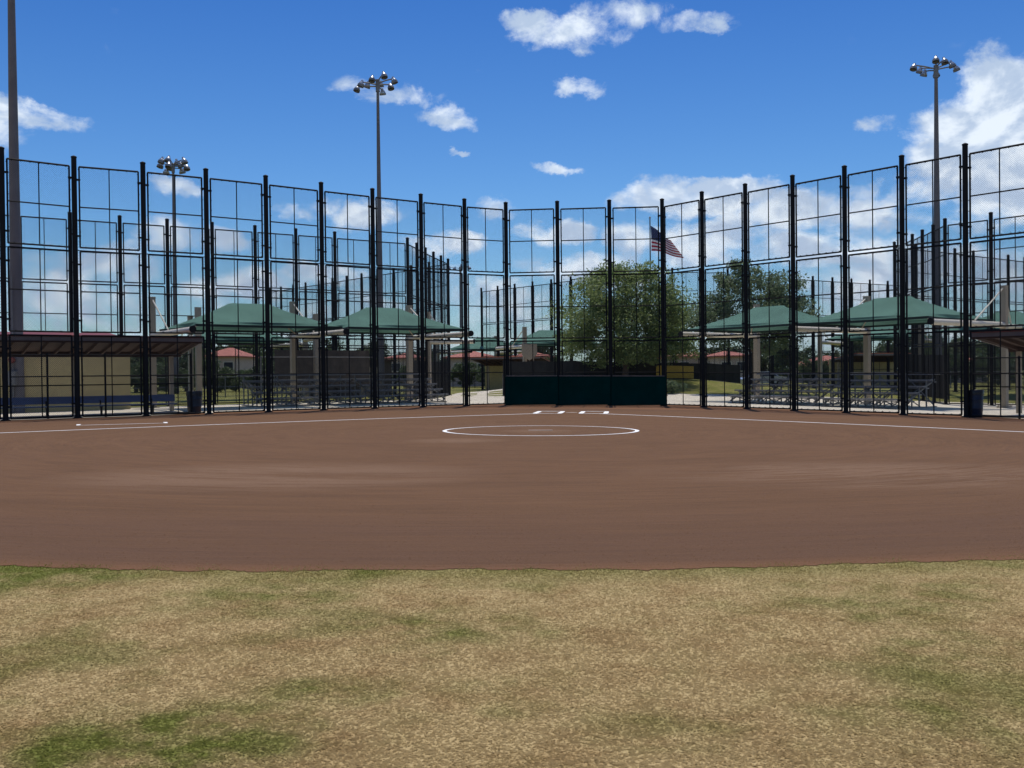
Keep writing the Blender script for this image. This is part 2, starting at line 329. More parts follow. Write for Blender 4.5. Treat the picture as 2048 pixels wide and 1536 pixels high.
def sheet(name, poly, off, m, step=2.0, kind='structure', parent=None):
    bm = bmesh.new(); vs = [bm.verts.new((x, y, 0)) for x, y in poly]; bm.faces.new(vs)
    xs = [p[0] for p in poly]; ys = [p[1] for p in poly]
    for ax, lo_, hi_ in ((0, min(xs), max(xs)), (1, min(ys), max(ys))):
        k = math.ceil(lo_ / step) * step
        while k < hi_:
            co = (k, 0, 0) if ax == 0 else (0, k, 0); no = (1, 0, 0) if ax == 0 else (0, 1, 0)
            bmesh.ops.bisect_plane(bm, geom=bm.verts[:] + bm.edges[:] + bm.faces[:], plane_co=co, plane_no=no, dist=1e-5); k += step
    for v in bm.verts: v.co.z = G(v.co.x, v.co.y) + off
    bmesh.ops.triangulate(bm, faces=bm.faces[:])
    for f in bm.faces:
        if f.normal.z < 0: f.normal_flip()
    me = bpy.data.meshes.new(name); bm.to_mesh(me); bm.free(); me.materials.append(m)
    o = bpy.data.objects.new(name, me); COL.objects.link(o)
    if kind: o['kind'] = kind
    if parent: o.parent = parent
    return o
def strip(name, pts, wd, off, m, closed=False, wob=0.006, seg=0.35):
    """chalk line laid on the clay, slightly uneven in width"""
    P = [Vector((x, y)) for x, y in pts]
    if closed: P.append(P[0])
    Q = []
    for a, b in zip(P[:-1], P[1:]):
        k = max(1, int((b - a).length / seg))
        Q += [a + (b - a) * i / k for i in range(k)]
    Q.append(P[-1]); mb = MB(); rr = random.Random(len(Q)); vs = []
    for i, q in enumerate(Q):
        if closed: d = (Q[(i + 1) % (len(Q) - 1)] - Q[i - 1 if i else -2])
        else: d = Q[min(i + 1, len(Q) - 1)] - Q[max(0, i - 1)]
        nrm = Vector((-d.y, d.x)).normalized(); h1 = wd / 2 + rr.uniform(-wob, wob); h2 = wd / 2 + rr.uniform(-wob, wob)
        for s_, h in ((1, h1), (-1, h2)):
            x, y = q + nrm * s_ * h; vs.append((x, y, G(x, y) + off))
    if closed: vs[-2:] = vs[:2]
    mb.add(vs, [(2 * i, 2 * i + 1, 2 * i + 3, 2 * i + 2) for i in range(len(Q) - 1)])
    return mb.build(name, m)

# ------------------------------------------------------------------ ground
c0 = Vector((-.21, 47.2)); c3 = Vector((7.05, 46.3)); WL = Vector((-1.9675, -1.3375)); WR = Vector((1.487, -1.883))
AL = [Vector(p) for p in ((-19.95, 33.95), (-17.82, 35.0), (-15.96, 36.55), (-13.86, 37.7), (-11.88, 39.0), (-9.9, 40.45), (-7.95, 42.0), (-6.0, 43.5), (-4.02, 44.9), (-2.12, 46.2))]; AC = [c0 + (c3 - c0) * k / 3 for k in range(4)]; AR = [c3 + WR * k for k in range(1, 8)]
APOSTS = AL + AC + AR
nl = Vector((.562, -.827)); bl_ = -nl; br_ = Vector((.785, .62))          # towards the field / behind, left and right wing

def gridlines():
    a = [-2500, -1200, -600, -300, -160, -90, -60, -44] + list(range(-36, 38, 2)) + [44, 60, 90, 160, 300, 600, 1200, 2500]; return a
gx = gridlines(); gy = [-400, -120, -40, -20, -12, -6] + list(range(-2, 94, 2)) + [100, 120, 150, 200, 300, 500, 900, 1500, 2800]
V = [(x, y, G(x, y)) for y in gy for x in gx]; nx = len(gx)
F = [(j * nx + i, j * nx + i + 1, (j + 1) * nx + i + 1, (j + 1) * nx + i) for j in range(len(gy) - 1) for i in range(nx - 1)]
mb = MB(); mb.add(V, F); g_ = mb.build('ground', M['turf'], smooth=True); g_['kind'] = 'structure'

# clay infield: a disc, cut off a little behind the fence
def offs(pts, d):
    out = []
    for i, p in enumerate(pts):
        t = (pts[min(i + 1, len(pts) - 1)] - pts[max(0, i - 1)]).normalized(); out.append(p + Vector((-t.y, t.x)) * d)
    return out
back = offs(APOSTS, 1.9)
CX, CY, CR = -0.5, 24.85, 18.1
aL = math.atan2(back[0].y - CY, back[0].x - CX); aR = math.atan2(back[-1].y - CY, back[-1].x - CX)
rr = random.Random(3); arc = []
N = 3600; a0 = aR; a1 = aL - 2 * PI
for i in range(N + 1):
    a = a0 + (a1 - a0) * i / N
    off_ = abs((a + PI / 2 + PI) % (2 * PI) - PI); gq = max(0, min(1, (off_ - 1.15) / .7)); gq = gq * gq * (3 - 2 * gq)
    r = CR + 7.5 * gq + 0.035 * math.sin(a * 37) + 0.04 * math.sin(a * 13.7 + 1) + .022 * math.sin(a * 173 + 2 * math.sin(a * 41)) + .014 * math.sin(a * 461 + 3 * math.sin(a * 97)) + rr.uniform(-.016, .016)
    arc.append((CX + r * math.cos(a), CY + r * math.sin(a)))
poly = [(p.x, p.y) for p in back] + arc
rr2 = 0
sheet('infield', poly, 0.004, M['dirt'])
# concrete walk behind the fence: plaza with curved edge
wo_ = [.35] * 3 + [.5, 1.1, 1.6, 1.7, 1.7, 1.7, 1.7] + [1.7] * 6 + [1.7, 1.7, 1.4, 1.0, .6, .5, .5]
walk = [(q.x, q.y) for q in (offs(APOSTS, d)[i] for i, d in enumerate(wo_[:len(APOSTS)]))]
far_edge = [(30, 44), (26, 52), (21, 58), (17, 63), (12.5, 64.5), (7, 66), (4.5, 74), (3, 84), (-1.5, 86), (-4.0, 76), (-4.6, 66), (-6.0, 58.2), (-10, 54.8), (-14, 52.0), (-20, 48.0), (-27, 43.4), (-29, 38)]
sheet('walkway', walk + [(24, 33)] + far_edge + [(-22, 32)], 0.010, M['concrete'])

# ------------------------------------------------------------------ turf blades in the foreground
def blades():
    n = 400000
    y = 2.6 + np.random.rand(n) ** 1.15 * 5.6
    x = (np.random.rand(n) - .5) * (y * 1.04 + 2.2)
    r = np.hypot(x - CX, y - CY); lim = CR - 0.06 + 0.16 * np.random.rand(n) ** 2.5 * np.sign(np.random.rand(n) - .55)
    k = r > lim; x = x[k]; y = y[k]; n = len(x)
    z = np.array([G(a, b) for a, b in zip(x[::1], y[::1])])
    rimd = np.hypot(x - CX, y - CY) - CR; h = (0.002 + 0.005 * np.random.rand(n) ** 2) * (1 + 2.2 * np.exp(-np.clip(rimd, 0, 9) / .16) * (.5 + .5 * np.sin(x * 9 + 3 * np.sin(x * 2.7)))); wd = 0.0022 + 0.0022 * np.random.rand(n); th = np.random.rand(n) * PI
    ln_ = .010 + np.abs(np.random.randn(n)) * .009; sg = np.sign(np.random.rand(n) - .5); lx = -np.sin(th) * ln_ * sg; ly = np.cos(th) * ln_ * sg
    V = np.zeros((n, 3, 3)); V[:, 0] = np.stack([x - np.cos(th) * wd, y - np.sin(th) * wd, z], 1); V[:, 1] = np.stack([x + np.cos(th) * wd, y + np.sin(th) * wd, z], 1)
    V[:, 2] = np.stack([x + lx, y + ly, z + h], 1)
    o = npmesh('grass', V.reshape(-1, 3), np.arange(n * 3).reshape(-1, 3), M['blade'])
    tag(o, 'short dry tan turf with green patches in the foreground outfield', 'grass', kind='stuff')
blades()

def clods():
    n = 9000; r = np.random.rand(n) ** 1.6 * 9 ; y = 6.9 + r; x = (np.random.rand(n) - .5) * (y * 1.06 + 1.5); k = np.hypot(x - CX, y - CY) < CR - .05; x = x[k]; y = y[k]; n = len(x)
    s_ = .0025 + .0065 * np.random.rand(n) ** 3; z = np.array([G(a, b) for a, b in zip(x, y)]) + .004
    V = np.zeros((n, 5, 3)); a0_ = np.random.rand(n) * PI
    for q in range(4): V[:, q] = np.stack([x + s_ * np.cos(a0_ + q * PI / 2) * (1 + .3 * np.random.rand(n)), y + s_ * np.sin(a0_ + q * PI / 2), z - .001], 1)
    V[:, 4] = np.stack([x, y, z + s_ * .9], 1); base = (np.arange(n) * 5)[:, None]
    F = np.concatenate([base + np.array(t) for t in ((0, 1, 4), (1, 2, 4), (2, 3, 4), (3, 0, 4))])
    tag(npmesh('clay_crumbs', V.reshape(-1, 3), F, M['dirt']), 'loose crumbs of clay lying on the near side of the infield', 'clay crumbs', kind='stuff')
clods()
# ------------------------------------------------------------------ chalk marks
home = Vector((2.28, 38.2)); u = Vector((-.119, -.993)).normalized(); pr = Vector((u.y, -u.x))   # pr: to the left seen from home to pitcher
def FL(p): return (p.x, p.y)
rt = Vector((.993, -.119))
dl = (u - rt).normalized(); dr = (u + rt).normalized()
tag(strip('foul_line', [FL(home + dl * 1.6), FL(home + dl * 21.9)], .15, .008, M['chalk']), 'white chalk foul line running from home plate to the left edge', 'foul line', 'chalk foul lines')
tag(strip('foul_line', [FL(home + dr * 1.6), FL(home + dr * 20.5)], .15, .008, M['chalk']), 'white chalk foul line running from home plate to the right edge', 'foul line', 'chalk foul lines')
PC = Vector((.71, 25.1))
tag(strip('pitching_circle', [(PC.x + 2.42 * math.cos(2 * PI * i / 96), PC.y + 2.42 * math.sin(2 * PI * i / 96)) for i in range(96)], .10, .008, M['chalk'], True, seg=1), 'white chalk circle round the pitching plate in the middle of the clay', 'chalk circle')
def box4(c, hw, hl): return [FL(c + rt * hw + u * hl), FL(c + rt * hw - u * hl), FL(c - rt * hw - u * hl), FL(c - rt * hw + u * hl)]
for s_, lab in ((-1, 'left white chalk batters box beside home plate'), (1, 'right white chalk batters box beside home plate')):
    c = home + rt * s_ * 0.86
    tag(strip('batters_box', box4(c, .46, 1.07), .19, .012, M['chalk'], True, seg=.3), lab, 'batters box', 'chalk batters boxes')
for a, b, n_, lab in (((-13.1, 30.0), (-10.75, 30.9), (-.3, .75), 'chalk coaches box line outside the left foul line'), ((15.1, 27.3), (17.4, 26.2), (.6, .7), 'chalk coaches box line outside the right foul line')):
    tag(strip('coaches_box', [(a[0] + n_[0], a[1] + n_[1]), a, b, (b[0] + n_[0], b[1] + n_[1])], .12, .012, M['chalk']), lab, 'coaches box', 'chalk coaches boxes')
mb = MB(); pl = [home + rt * x - u * y for x, y in ((-.22, -.22), (.22, -.22), (.22, .0), (0, .22), (-.22, .0))]
vs = [(p.x, p.y, G(p.x, p.y) + .014) for p in pl] + [(p.x, p.y, G(p.x, p.y)) for p in pl]
mb.add(vs, [(0, 1, 2, 3, 4)] + [(i, i + 5, (i + 1) % 5 + 5, (i + 1) % 5) for i in range(5)])
tag(mb.build('home_plate', M['rubber']), 'five-sided rubber home plate between the two batters boxes', 'home plate')
mb = MB(); mb.box((PC.x, PC.y, G(*PC) + .004), (.61, .15, .02), rz=-.12)
tag(mb.build('pitching_plate', M['rubber']), 'small pale rubber pitching plate inside the chalk circle', 'pitching plate')
# ------------------------------------------------------------------ tall chain-link fences
PH = 9.57; TIER = 3.1; TH = 2.96; BW = 2.4
def wiremesh(name, Wd, H, a, r):
    c = a * math.sqrt(2) / 2; nj = int(Wd / c); ni = int(H / c)
    j, i = np.meshgrid(np.arange(nj), np.arange(ni), indexing='ij'); j = j.ravel(); i = i.ravel()
    x0 = (j + (i + j) % 2) * c; x1 = (j + (i + 1 + j) % 2) * c; z0 = i * c; z1 = (i + 1) * c
    d = np.stack([x1 - x0, z1 - z0], 1); d /= np.linalg.norm(d, axis=1)[:, None]; px = -d[:, 1] * r; pz = d[:, 0] * r
    n = len(x0); V = np.zeros((n, 6, 3))
    for e, (xx, zz) in enumerate(((x0, z0), (x1, z1))):
        V[:, e * 3 + 0] = np.stack([xx + px, np.full(n, -r * .6), zz + pz], 1)
        V[:, e * 3 + 1] = np.stack([xx - px, np.full(n, -r * .6), zz - pz], 1)
        V[:, e * 3 + 2] = np.stack([xx, np.full(n, r), zz], 1)
    base = (np.arange(n) * 6)[:, None]
    F = np.concatenate([base + np.array(q) for q in ((0, 1, 4, 3), (1, 2, 5, 4), (2, 0, 3, 5))])
    return npmesh(name, V.reshape(-1, 3), F, M['wire'])
def tierframe(mb, z0, r=.033, detail=True):
    x0, x1 = .17, BW - .17; z1 = z0 + TH; xm = BW / 2; zm = z0 + TH / 2
    n = 6
    mb.tube([(x0, 0, z0), (x0, 0, z1)], r, n); mb.tube([(x1, 0, z0), (x1, 0, z1)], r, n)
    mb.tube([(x0, 0, z0), (x1, 0, z0)], r, n); mb.tube([(x0, 0, z1), (x1, 0, z1)], r * 1.1, n)
    mb.tube([(x0, 0.0, zm), (x1, 0.0, zm)], r * .8, n); mb.tube([(xm, 0, z0), (xm, 0, z1)], r * .62, n)
    for z in (z0 + .45, z1 - .45):
        for s_ in (0, 1):
            xa, xb = (0.07, x0 + .035) if s_ == 0 else (x1 - .035, BW - .07)
            mb.box(((xa + xb) / 2, 0, z + (.03 if s_ else -.03)), (xb - xa, .09, .065))
    if detail:                                             # tie wires along the frame
        k = z0 + .2
        while k < z1:
            for x in (x0, x1): mb.box((x + random.choice((-.018, .018)), -.01, k), (.05, .07, .02))
            k += .38
        k = x0 + .15
        while k < x1:
            mb.box((k, -.01, z1 - .018), (.02, .06, .06)); mb.box((k + .05, -.01, z0 + .02), (.02, .06, .055)); k += .3
Wt = BW - .34
w_fine = wiremesh('wire_mesh', Wt, TH, .05, .0016); w_mid = wiremesh('wire_mesh', Wt, TH, .05, .0025)
w_far = wiremesh('wire_mesh', Wt, 3 * TIER - .14, .10, .0034)
frames = []
for k in range(3):
    mb = MB(); tierframe(mb, 0.0); frames.append(mb.build('panel_frame', M['black'], smooth=True))
mb = MB()
for k in range(3): tierframe(mb, .07 + TIER * k, detail=False)
far_frame = mb.build('panel_frame', M['black'], smooth=True)
mb = MB(); mb.lathe((0, 0, 0), [(.093, -.1), (.093, PH - .02), (.105, PH - .02), (.105, PH + .02), (.03, PH + .06), (0.001, PH + .06)], 14)
mb.lathe((0, 0, 0), [(.17, -.1), (.17, .03), (.10, .06)], 14)
post_src = mb.build('post', M['black'], smooth=True)
PROTO = [w_fine, w_mid, w_far, far_frame, post_src] + frames
def runs(pts, root, near):
    for p in pts: inst(post_src, root, (p.x, p.y, G(p.x, p.y)))
    for a, b in zip(pts[:-1], pts[1:]):
        d = b - a; L = d.length; rz = math.atan2(d.y, d.x); zb = (G(a.x, a.y) + G(b.x, b.y)) / 2
        if near:
            for k in range(3):
                f = inst(frames[k], root, (a.x, a.y, zb + .07 + TIER * k), rz, (L / BW, 1, 1))
                inst(w_fine if k == 2 else w_mid, f, (.17, -.03, 0))
        else:
            f = inst(far_frame, root, (a.x, a.y, zb), rz, (L / BW, 1, 1)); inst(w_far, f, (.17, -.03, .07))
def div(a, b, n, last=True):
    a = Vector(a); b = Vector(b); return [a + (b - a) * k / n for k in range(n + (1 if last else 0))]
fa = empty('chain_link_fence', label='tall black chain-link backstop fence curving round the near clay infield', cat='fence')
runs(APOSTS, fa, True)
BL = div((-25.3, 46.0), (-6.1, 59), 10, False) + div((-6.1, 59), (-4.4, 70), 5, False) + div((-4.4, 70), (-22.3, 92), 12)
fb = empty('chain_link_fence', label='tall black chain-link fence of the neighbouring field, behind the left shade canopies', cat='fence'); runs(BL, fb, False)
DL = div((-2.8, 93.9), (6.6, 82.0), 6, False) + div((6.6, 82), (17.4, 80), 5, False) + div((17.4, 80), (36.5, 92.3), 9)
fd = empty('chain_link_fence', label='far black chain-link fence seen behind the two big trees', cat='fence'); runs(DL, fd, False)
EL_ = div((26.8, 45.8), (22.4, 51.4), 3, False) + div((22.4, 51.4), (24.1, 62.6), 5, False) + div((24.1, 62.6), (41.0, 75.0), 9)
fe = empty('chain_link_fence', label='tall black chain-link fence behind the right shade canopies', cat='fence'); runs(EL_, fe, False)
# windscreens tied to the low part of the far fences
def screen(parent, a, b, z0, z1, m, name='windscreen', sag=.03):
    a = Vector(a); b = Vector(b); n = 24; mb = MB(); vs = []
    t = (b - a).normalized(); nn = Vector((-t.y, t.x))
    for i in range(n + 1):
        p = a + (b - a) * i / n; w_ = .03 * math.sin(i * 1.7)
        zt = z1 - sag * (1 - abs(math.cos(i * PI / 4)))
        for off, zz in ((0, z0), (0, zt), (.012, zt), (.012, z0)):
            q = p + nn * (w_ + off); vs.append((q.x, q.y, G(p.x, p.y) + zz))
    fs = []
    for i in range(n):
        for k in range(4): fs.append((i * 4 + k, i * 4 + (k + 1) % 4, (i + 1) * 4 + (k + 1) % 4, (i + 1) * 4 + k))
    mb.add(vs, fs); return mb.build(name, m, parent)
screen(fb, (-12.9, 54.2), (-8.2, 57.35), .9, 2.9, M['brownscreen'], 'slatted_screen')
screen(fb, (-6.0, 59.6), (-4.5, 69.8), .15, 2.4, M['screen'])
screen(fe, (22.7, 51.7), (24.3, 62.4), .25, 2.6, M['screen'])

# backstop padding
pad = empty('backstop_padding', label='dark teal padded wall along the foot of the backstop behind home plate', cat='padding')
for k in range(3):
    a = AC[k]; b = AC[k + 1]; d = (b - a); L = d.length; nn = Vector((d.y, -d.x)).normalized(); rz = math.atan2(d.y, d.x)
    e0 = .10 if k == 0 else 0; e1 = .12 if k == 2 else 0
    bm = bmesh.new(); bmesh.ops.create_cube(bm, size=1)
    for v in bm.verts: v.co = Vector((v.co.x * (L + e0 + e1 - .012), v.co.y * .11, v.co.z * 1.34))
    bmesh.ops.bevel(bm, geom=bm.edges[:], offset=.03, segments=3, affect='EDGES')
    me = bpy.data.meshes.new('pad_panel'); bm.to_mesh(me); bm.free(); me.materials.append(M['pad'])
    o = bpy.data.objects.new('pad_panel', me); COL.objects.link(o); o.parent = pad
    c = (a + b) / 2 + nn * .19 + d.normalized() * (e1 - e0) / 2; o.location = (c.x, c.y, G(c.x, c.y) + .69); o.rotation_euler = (0, 0, rz)
    mb = MB(); t = d.normalized()
    c1 = c - t * (L / 2 - .02); c2 = c + t * (L / 2 - .02)
    mb.bar((c1.x, c1.y, G(*c1) + 1.385), (c2.x, c2.y, G(*c2) + 1.385), .13, .03); mb.build('top_board', M['fascia'], pad)

# ------------------------------------------------------------------ shade canopies on cantilever frames
BEAMZ = 3.43
def frame(col, nrm, L, label, ztop=5.1, group='cantilever frames of the shade canopies'):
    col = Vector(col); nrm = Vector(nrm).normalized(); g = G(col.x, col.y)
    r = empty('cantilever_frame', (col.x, col.y, g), math.atan2(nrm.y, nrm.x), label, 'canopy frame', group)
    mb = MB(); mb.box((0, 0, (ztop - g) / 2 - .05), (.27, .27, ztop - g + .1)); mb.box((0, 0, .02), (.5, .5, .05)); mb.box((0, 0, ztop - g + .012), (.30, .30, .03))
    for sx in (-1, 1):
        for sy in (-1, 1): mb.tube([(sx * .2, sy * .2, .02), (sx * .2, sy * .2, .09)], .018, 6)
    mb.build('column', M['beige'], r)
    bz = BEAMZ - g; mb = MB(); x0, x1 = .14, L
    mb.tube([(x0, 0, bz - .14), (x1, 0, bz - .14)], .135, 18); b = mb.build('beam', M['cream'], r, True)
    mb = MB(); mb.lathe((L + .002, 0, bz - .12), [(.001, .06), (.15, .06), (.15, -.0), (.001, -.0)], 14, m=Matrix.Rotation(PI / 2, 3, 'Y')); mb.build('end_cap', M['black'], b)
    mb = MB(); mb.tube([(.12, 0, ztop - g - .12), (L * .42, 0, bz + .02)], .035, 8); mb.build('tie_rod', M['cream'], r, True)
    return r
def canopy(cA, cB, nrm, L, label, zc=BEAMZ + .10, rise=1.16):
    cA = Vector(cA); cB = Vector(cB); nrm = Vector(nrm).normalized(); t = (cB - cA).normalized(); cA = cA + t * .15; cB = cB - t * .15; Wd = (cB - cA).length
    r = empty('shade_canopy', (cA.x, cA.y, 0), 0, label, 'canopy', 'green hipped shade canopies')
    n1, n2 = 28, 24; d0, d1 = .7, L - .05; vs = []
    for i in range(n1 + 1):
        for j in range(n2 + 1):
            s = i / n1 * Wd; q = d0 + (d1 - d0) * j / n2
            e = min(s, Wd - s) / (Wd * .36); f = min(q - d0, d1 - q) / ((d1 - d0) / 2); h = max(0, min(1, e, f))
            h = h * .72 + .28 * h * h                       # the cloth sags a little between ridge and hem
            p = cA + t * s + nrm * q - cA
            # hem pulled inwards between the corners
            es = math.sin(PI * i / n1); ej = math.sin(PI * j / n2)
            pull = Vector((0, 0))
            if j in (0, 1, n2 - 1, n2): pull += nrm * (.42 * es * (1 if j < 2 else -1)) * (1 if j in (0, n2) else .55)
            if i in (0, 1, n1 - 1, n1): pull += t * (.45 * ej * (1 if i < 2 else -1)) * (1 if i in (0, n1) else .55)
            vs.append((p.x + pull.x, p.y + pull.y, zc + rise * h))
    fs = [(i * (n2 + 1) + j, (i + 1) * (n2 + 1) + j, (i + 1) * (n2 + 1) + j + 1, i * (n2 + 1) + j + 1) for i in range(n1) for j in range(n2)]
    mb = MB(); mb.add(vs, fs); fab = mb.build('fabric', M['fabric'], r, True, ang=9)
    ring = [vs[j] for j in range(n2 + 1)] + [vs[i * (n2 + 1) + n2] for i in range(1, n1 + 1)] + [vs[n1 * (n2 + 1) + j] for j in range(n2 - 1, -1, -1)] + [vs[i * (n2 + 1)] for i in range(n1 - 1, -1, -1)]
    mb = MB(); o = len(ring); hv = []
    for p in ring: hv += [(p[0], p[1], p[2] + .02), (p[0], p[1], p[2] - .09)]
    mb.add(hv, [(2 * i, 2 * i + 1, 2 * i + 3, 2 * i + 2) for i in range(o - 1)]); mb.build('hem', M['hem'], fab)
    mb = MB(); a = t * Wd * .36 + nrm * (d0 + d1) / 2; b = t * Wd * .64 + nrm * (d0 + d1) / 2
    if 1: mb.tube([(a.x, a.y, zc + rise - .1), (b.x, b.y, zc + rise - .1)], .035, 8)
    for s in (0, Wd):
        for q in (d0, d1):
            c_ = t * s + nrm * q; e_ = a if s == 0 else b; mb.tube([(e_.x, e_.y, zc + rise - .12), (c_.x * .5 + e_.x * .5, c_.y * .5 + e_.y * .5, zc + rise * .26), (c_.x, c_.y, zc - .10)], .03, 6)
    mb.build('frame', M['beige'], r)
    return r
NL = (.562, -.827); NR = (-.785, -.62)
Fl = [(-17.3, 48.0), (-11.4, 52.0), (-5.72, 55.8)]; Fr = [(14.3, 58.1), (18.7, 52.4), (23.0, 46.5)]
for p, lab in zip(Fl, ('beige cantilever frame with pale tie rod at the left end of the left canopies', 'beige cantilever frame standing between the two left green canopies', 'beige cantilever frame at the right end of the left green canopies')): frame(p, NL, 6.5, lab)
canopy(Fl[0], Fl[1], NL, 6.5, 'large green hipped shade canopy over the left bleachers, beside the dugout')
canopy(Fl[1], Fl[2], NL, 6.5, 'green hipped shade canopy nearest the backstop on the left side')
for p, lab in zip(Fr, ('beige cantilever frame at the left end of the right green canopies', 'beige cantilever frame with thick column between the two right green canopies', 'beige cantilever frame with long pale tie rod beside the right dugout')): frame(p, NR, 6.5, lab)
canopy(Fr[0], Fr[1], NR, 6.5, 'green hipped shade canopy in front of the dark right-hand tree')
canopy(Fr[1], Fr[2], NR, 6.5, 'large green hipped shade canopy over the right bleachers')
C9 = [(25.0, 60.6), (31.2, 64.6)]
canopy(C9[0], C9[1], (.55, -.83), 6, 'green shade canopy at the right edge beyond the long tie rod')
for (p, d, lab), zt_ in zip((((-16.1, 51.2), (-.562, .827), 'beige column stub showing above the left slope of the large left canopy'), ((-10.7, 54.6), (-.562, .827), 'beige column stub showing between the two left canopies'), ((23.9, 48.3), (.785, .62), 'shorter beige column standing beside the long tie rod frame')), (4.8, 4.6, 5.0)): frame(p, d, 1.6, lab, zt_)
# canopies of the neighbouring fields
B2 = [(-5.3, 63.5), (-2.9, 70.2)]
frame(B2[0], (.97, -.24), 3.0, 'slim beige cantilever frame right of the left canopies, near the fence corner', 5.2)
M1 = [(-3.6, 100.0), (1.6, 96.5), (5.6, 90.8)]
C5 = [(-7.2, 97.0), (-1.6, 101.0)]
frame(C5[0], (.57, -.82), 6, 'distant beige cantilever frame seen left of the backstop', 5.0); frame(C5[1], (.57, -.82), 6, 'distant beige cantilever frame just left of the backstop padding', 5.0)
canopy(C5[0], C5[1], (.57, -.82), 6, 'small distant green canopy left of the backstop padding')
C6 = [(1.0, 76.0), (7.6, 78.6)]
frame(C6[0], (-.37, .93), 6, 'distant beige frame carrying the plate-shaped sign', 4.75); frame(C6[1], (-.37, .93), 6, 'distant beige frame behind the olive tree', 4.6)
canopy(C6[0], C6[1], (-.37, .93), 6, 'small distant green canopy behind the left side of the backstop')
C7 = [(22.6, 73.0), (28.4, 69.2)]
frame(C7[0], (.55, .83), 6, 'distant beige frame under the right canopies', 4.5); frame(C7[1], (.55, .83), 6, 'second distant beige frame under the right canopies', 4.5)
canopy(C7[0], C7[1], (.55, .83), 6, 'distant green canopy seen below the large right canopy')
C8 = [(-19.5, 60.5), (-13.4, 64.7)]
canopy(C8[0], C8[1], (-.56, .83), 6, 'distant green canopy seen below the large left canopy')
frame(C8[0], (-.56, .83), 6, 'distant beige frame behind the large left canopy', 4.9); frame(C8[1], (-.56, .83), 6, 'distant beige frame behind the second left canopy', 4.9)
# plate-shaped sign
sg = empty('field_sign', (1.35, 75.7, 0), 0, 'beige home-plate-shaped sign hanging behind the backstop, left of the olive tree', 'sign')
mb = MB(); pf = [(-.58, 1.15), (.58, 1.15), (.58, .35), (0, -.1), (-.58, .35)]
mb.add([(x, 0, z + 2.3) for x, z in pf] + [(x, .06, z + 2.3) for x, z in pf], [(0, 1, 2, 3, 4)[::-1], (5, 6, 7, 8, 9)] + [(i, (i + 1) % 5, (i + 1) % 5 + 5, i + 5) for i in range(5)]); mb.build('panel', M['beige'], sg)
mb = MB(); mb.box((-.3, .1, 1.6), (.09, .09, 3.6)); mb.box((.3, .1, 1.6), (.09, .09, 3.6)); mb.build('posts', M['beige'], sg)

# ------------------------------------------------------------------ dugouts
def dugout(base, t, b, k0, k1, zf, zb, label, walls=True, wstart=.0, roofmat='redmetal', depth=3.1):
    """base: front corner of the roof, t: direction along, b: direction backwards"""
    base = Vector(base); t = Vector(t).normalized(); b = Vector(b).normalized(); L = k1 - k0; g = G(base.x, base.y)
    rz = math.atan2(t.y, t.x); r = empty('dugout', (base.x, base.y, 0), 0, label, 'dugout', 'open dugouts with red roofs')
    P = lambda s, q, z: (t.x * s + b.x * q, t.y * s + b.y * q, z)
    mb = MB(); th = .07
    mb.add([P(0, 0, zf), P(L, 0, zf), P(L, depth, zb), P(0, depth, zb), P(0, 0, zf + th), P(L, 0, zf + th), P(L, depth, zb + th), P(0, depth, zb + th)],
           [(0, 1, 2, 3), (4, 7, 6, 5), (0, 4, 5, 1), (1, 5, 6, 2), (2, 6, 7, 3), (3, 7, 4, 0)])
    rf = mb.build('roof', M[roofmat], r)
    mb = MB(); mb.add([P(.02, .02, zf - .012), P(L - .02, .02, zf - .012), P(L - .02, depth - .02, zb - .012), P(.02, depth - .02, zb - .012), P(.02, .02, zf - .03), P(L - .02, .02, zf - .03), P(L - .02, depth - .02, zb - .03), P(.02, depth - .02, zb - .03)],
           [(0, 1, 2, 3), (4, 7, 6, 5), (0, 4, 5, 1), (1, 5, 6, 2), (2, 6, 7, 3), (3, 7, 4, 0)]); mb.build('soffit', M['soffit'], rf)
    mb = MB(); s = .0                                       # standing seams on the sheet metal
    while s < L: mb.bar(P(s, -.03, zf + th + .02), P(s, depth, zb + th + .02), .03, .05); s += .4
    mb.build('roof_seams', M[roofmat], rf)
    mb = MB(); mb.bar(P(0, -.035, zf - .03), P(L, -.035, zf - .03), .05, .17); mb.bar(P(-.035, 0, zf - .03), P(-.035, depth, zb - .03), .05, .17); mb.build('fascia', M['fascia'], rf)
    mb = MB(); mb.bar(P(0, -.07, zf + .065), P(L, -.07, zf + .065), .05, .06); mb.build('drip_edge', M[roofmat], rf)
    mb = MB(); s = .35
    mb.bar(P(.0, .05, zf - .10), P(L, .05, zf - .10), .09, .17)
    mb.bar(P(.0, depth - .1, zb - .12), P(L, depth - .1, zb - .12), .09, .2)
    while s < L: mb.bar(P(s, .1, zf - .09), P(s, depth - .15, zb - .09), .05, .14); s += .6
    mb.build('rafters', M['soffit'], rf)
    s = .5
    while s < L:
        mb = MB(); x, y, _ = P(s, depth - .35, 0); mb.box((x, y, (zb - .2 + g) / 2), (.16, .16, zb - .2 - g), rz=rz); mb.build('post', M['beige'], r); s += 3.9
    if walls:
        mb = MB(); a = P(wstart, depth + .2, 0); c = P(L, depth + .2, 0); hz = zb - .02 - g + .25
        mb.bar((a[0], a[1], g + hz / 2 - .15), (c[0], c[1], g + hz / 2 - .15), .2, hz); mb.build('back_wall', M['yellow'], r)
    return r
tl = Vector((-.827, -.562)); tr_ = Vector((.62, -.785))
b0 = c0 + WL * 5.79 + bl_ * 2.2
dugout(b0, tl, bl_, 0, 13, 2.83, 2.36, 'left dugout with red metal roof edge and blue bench', False)
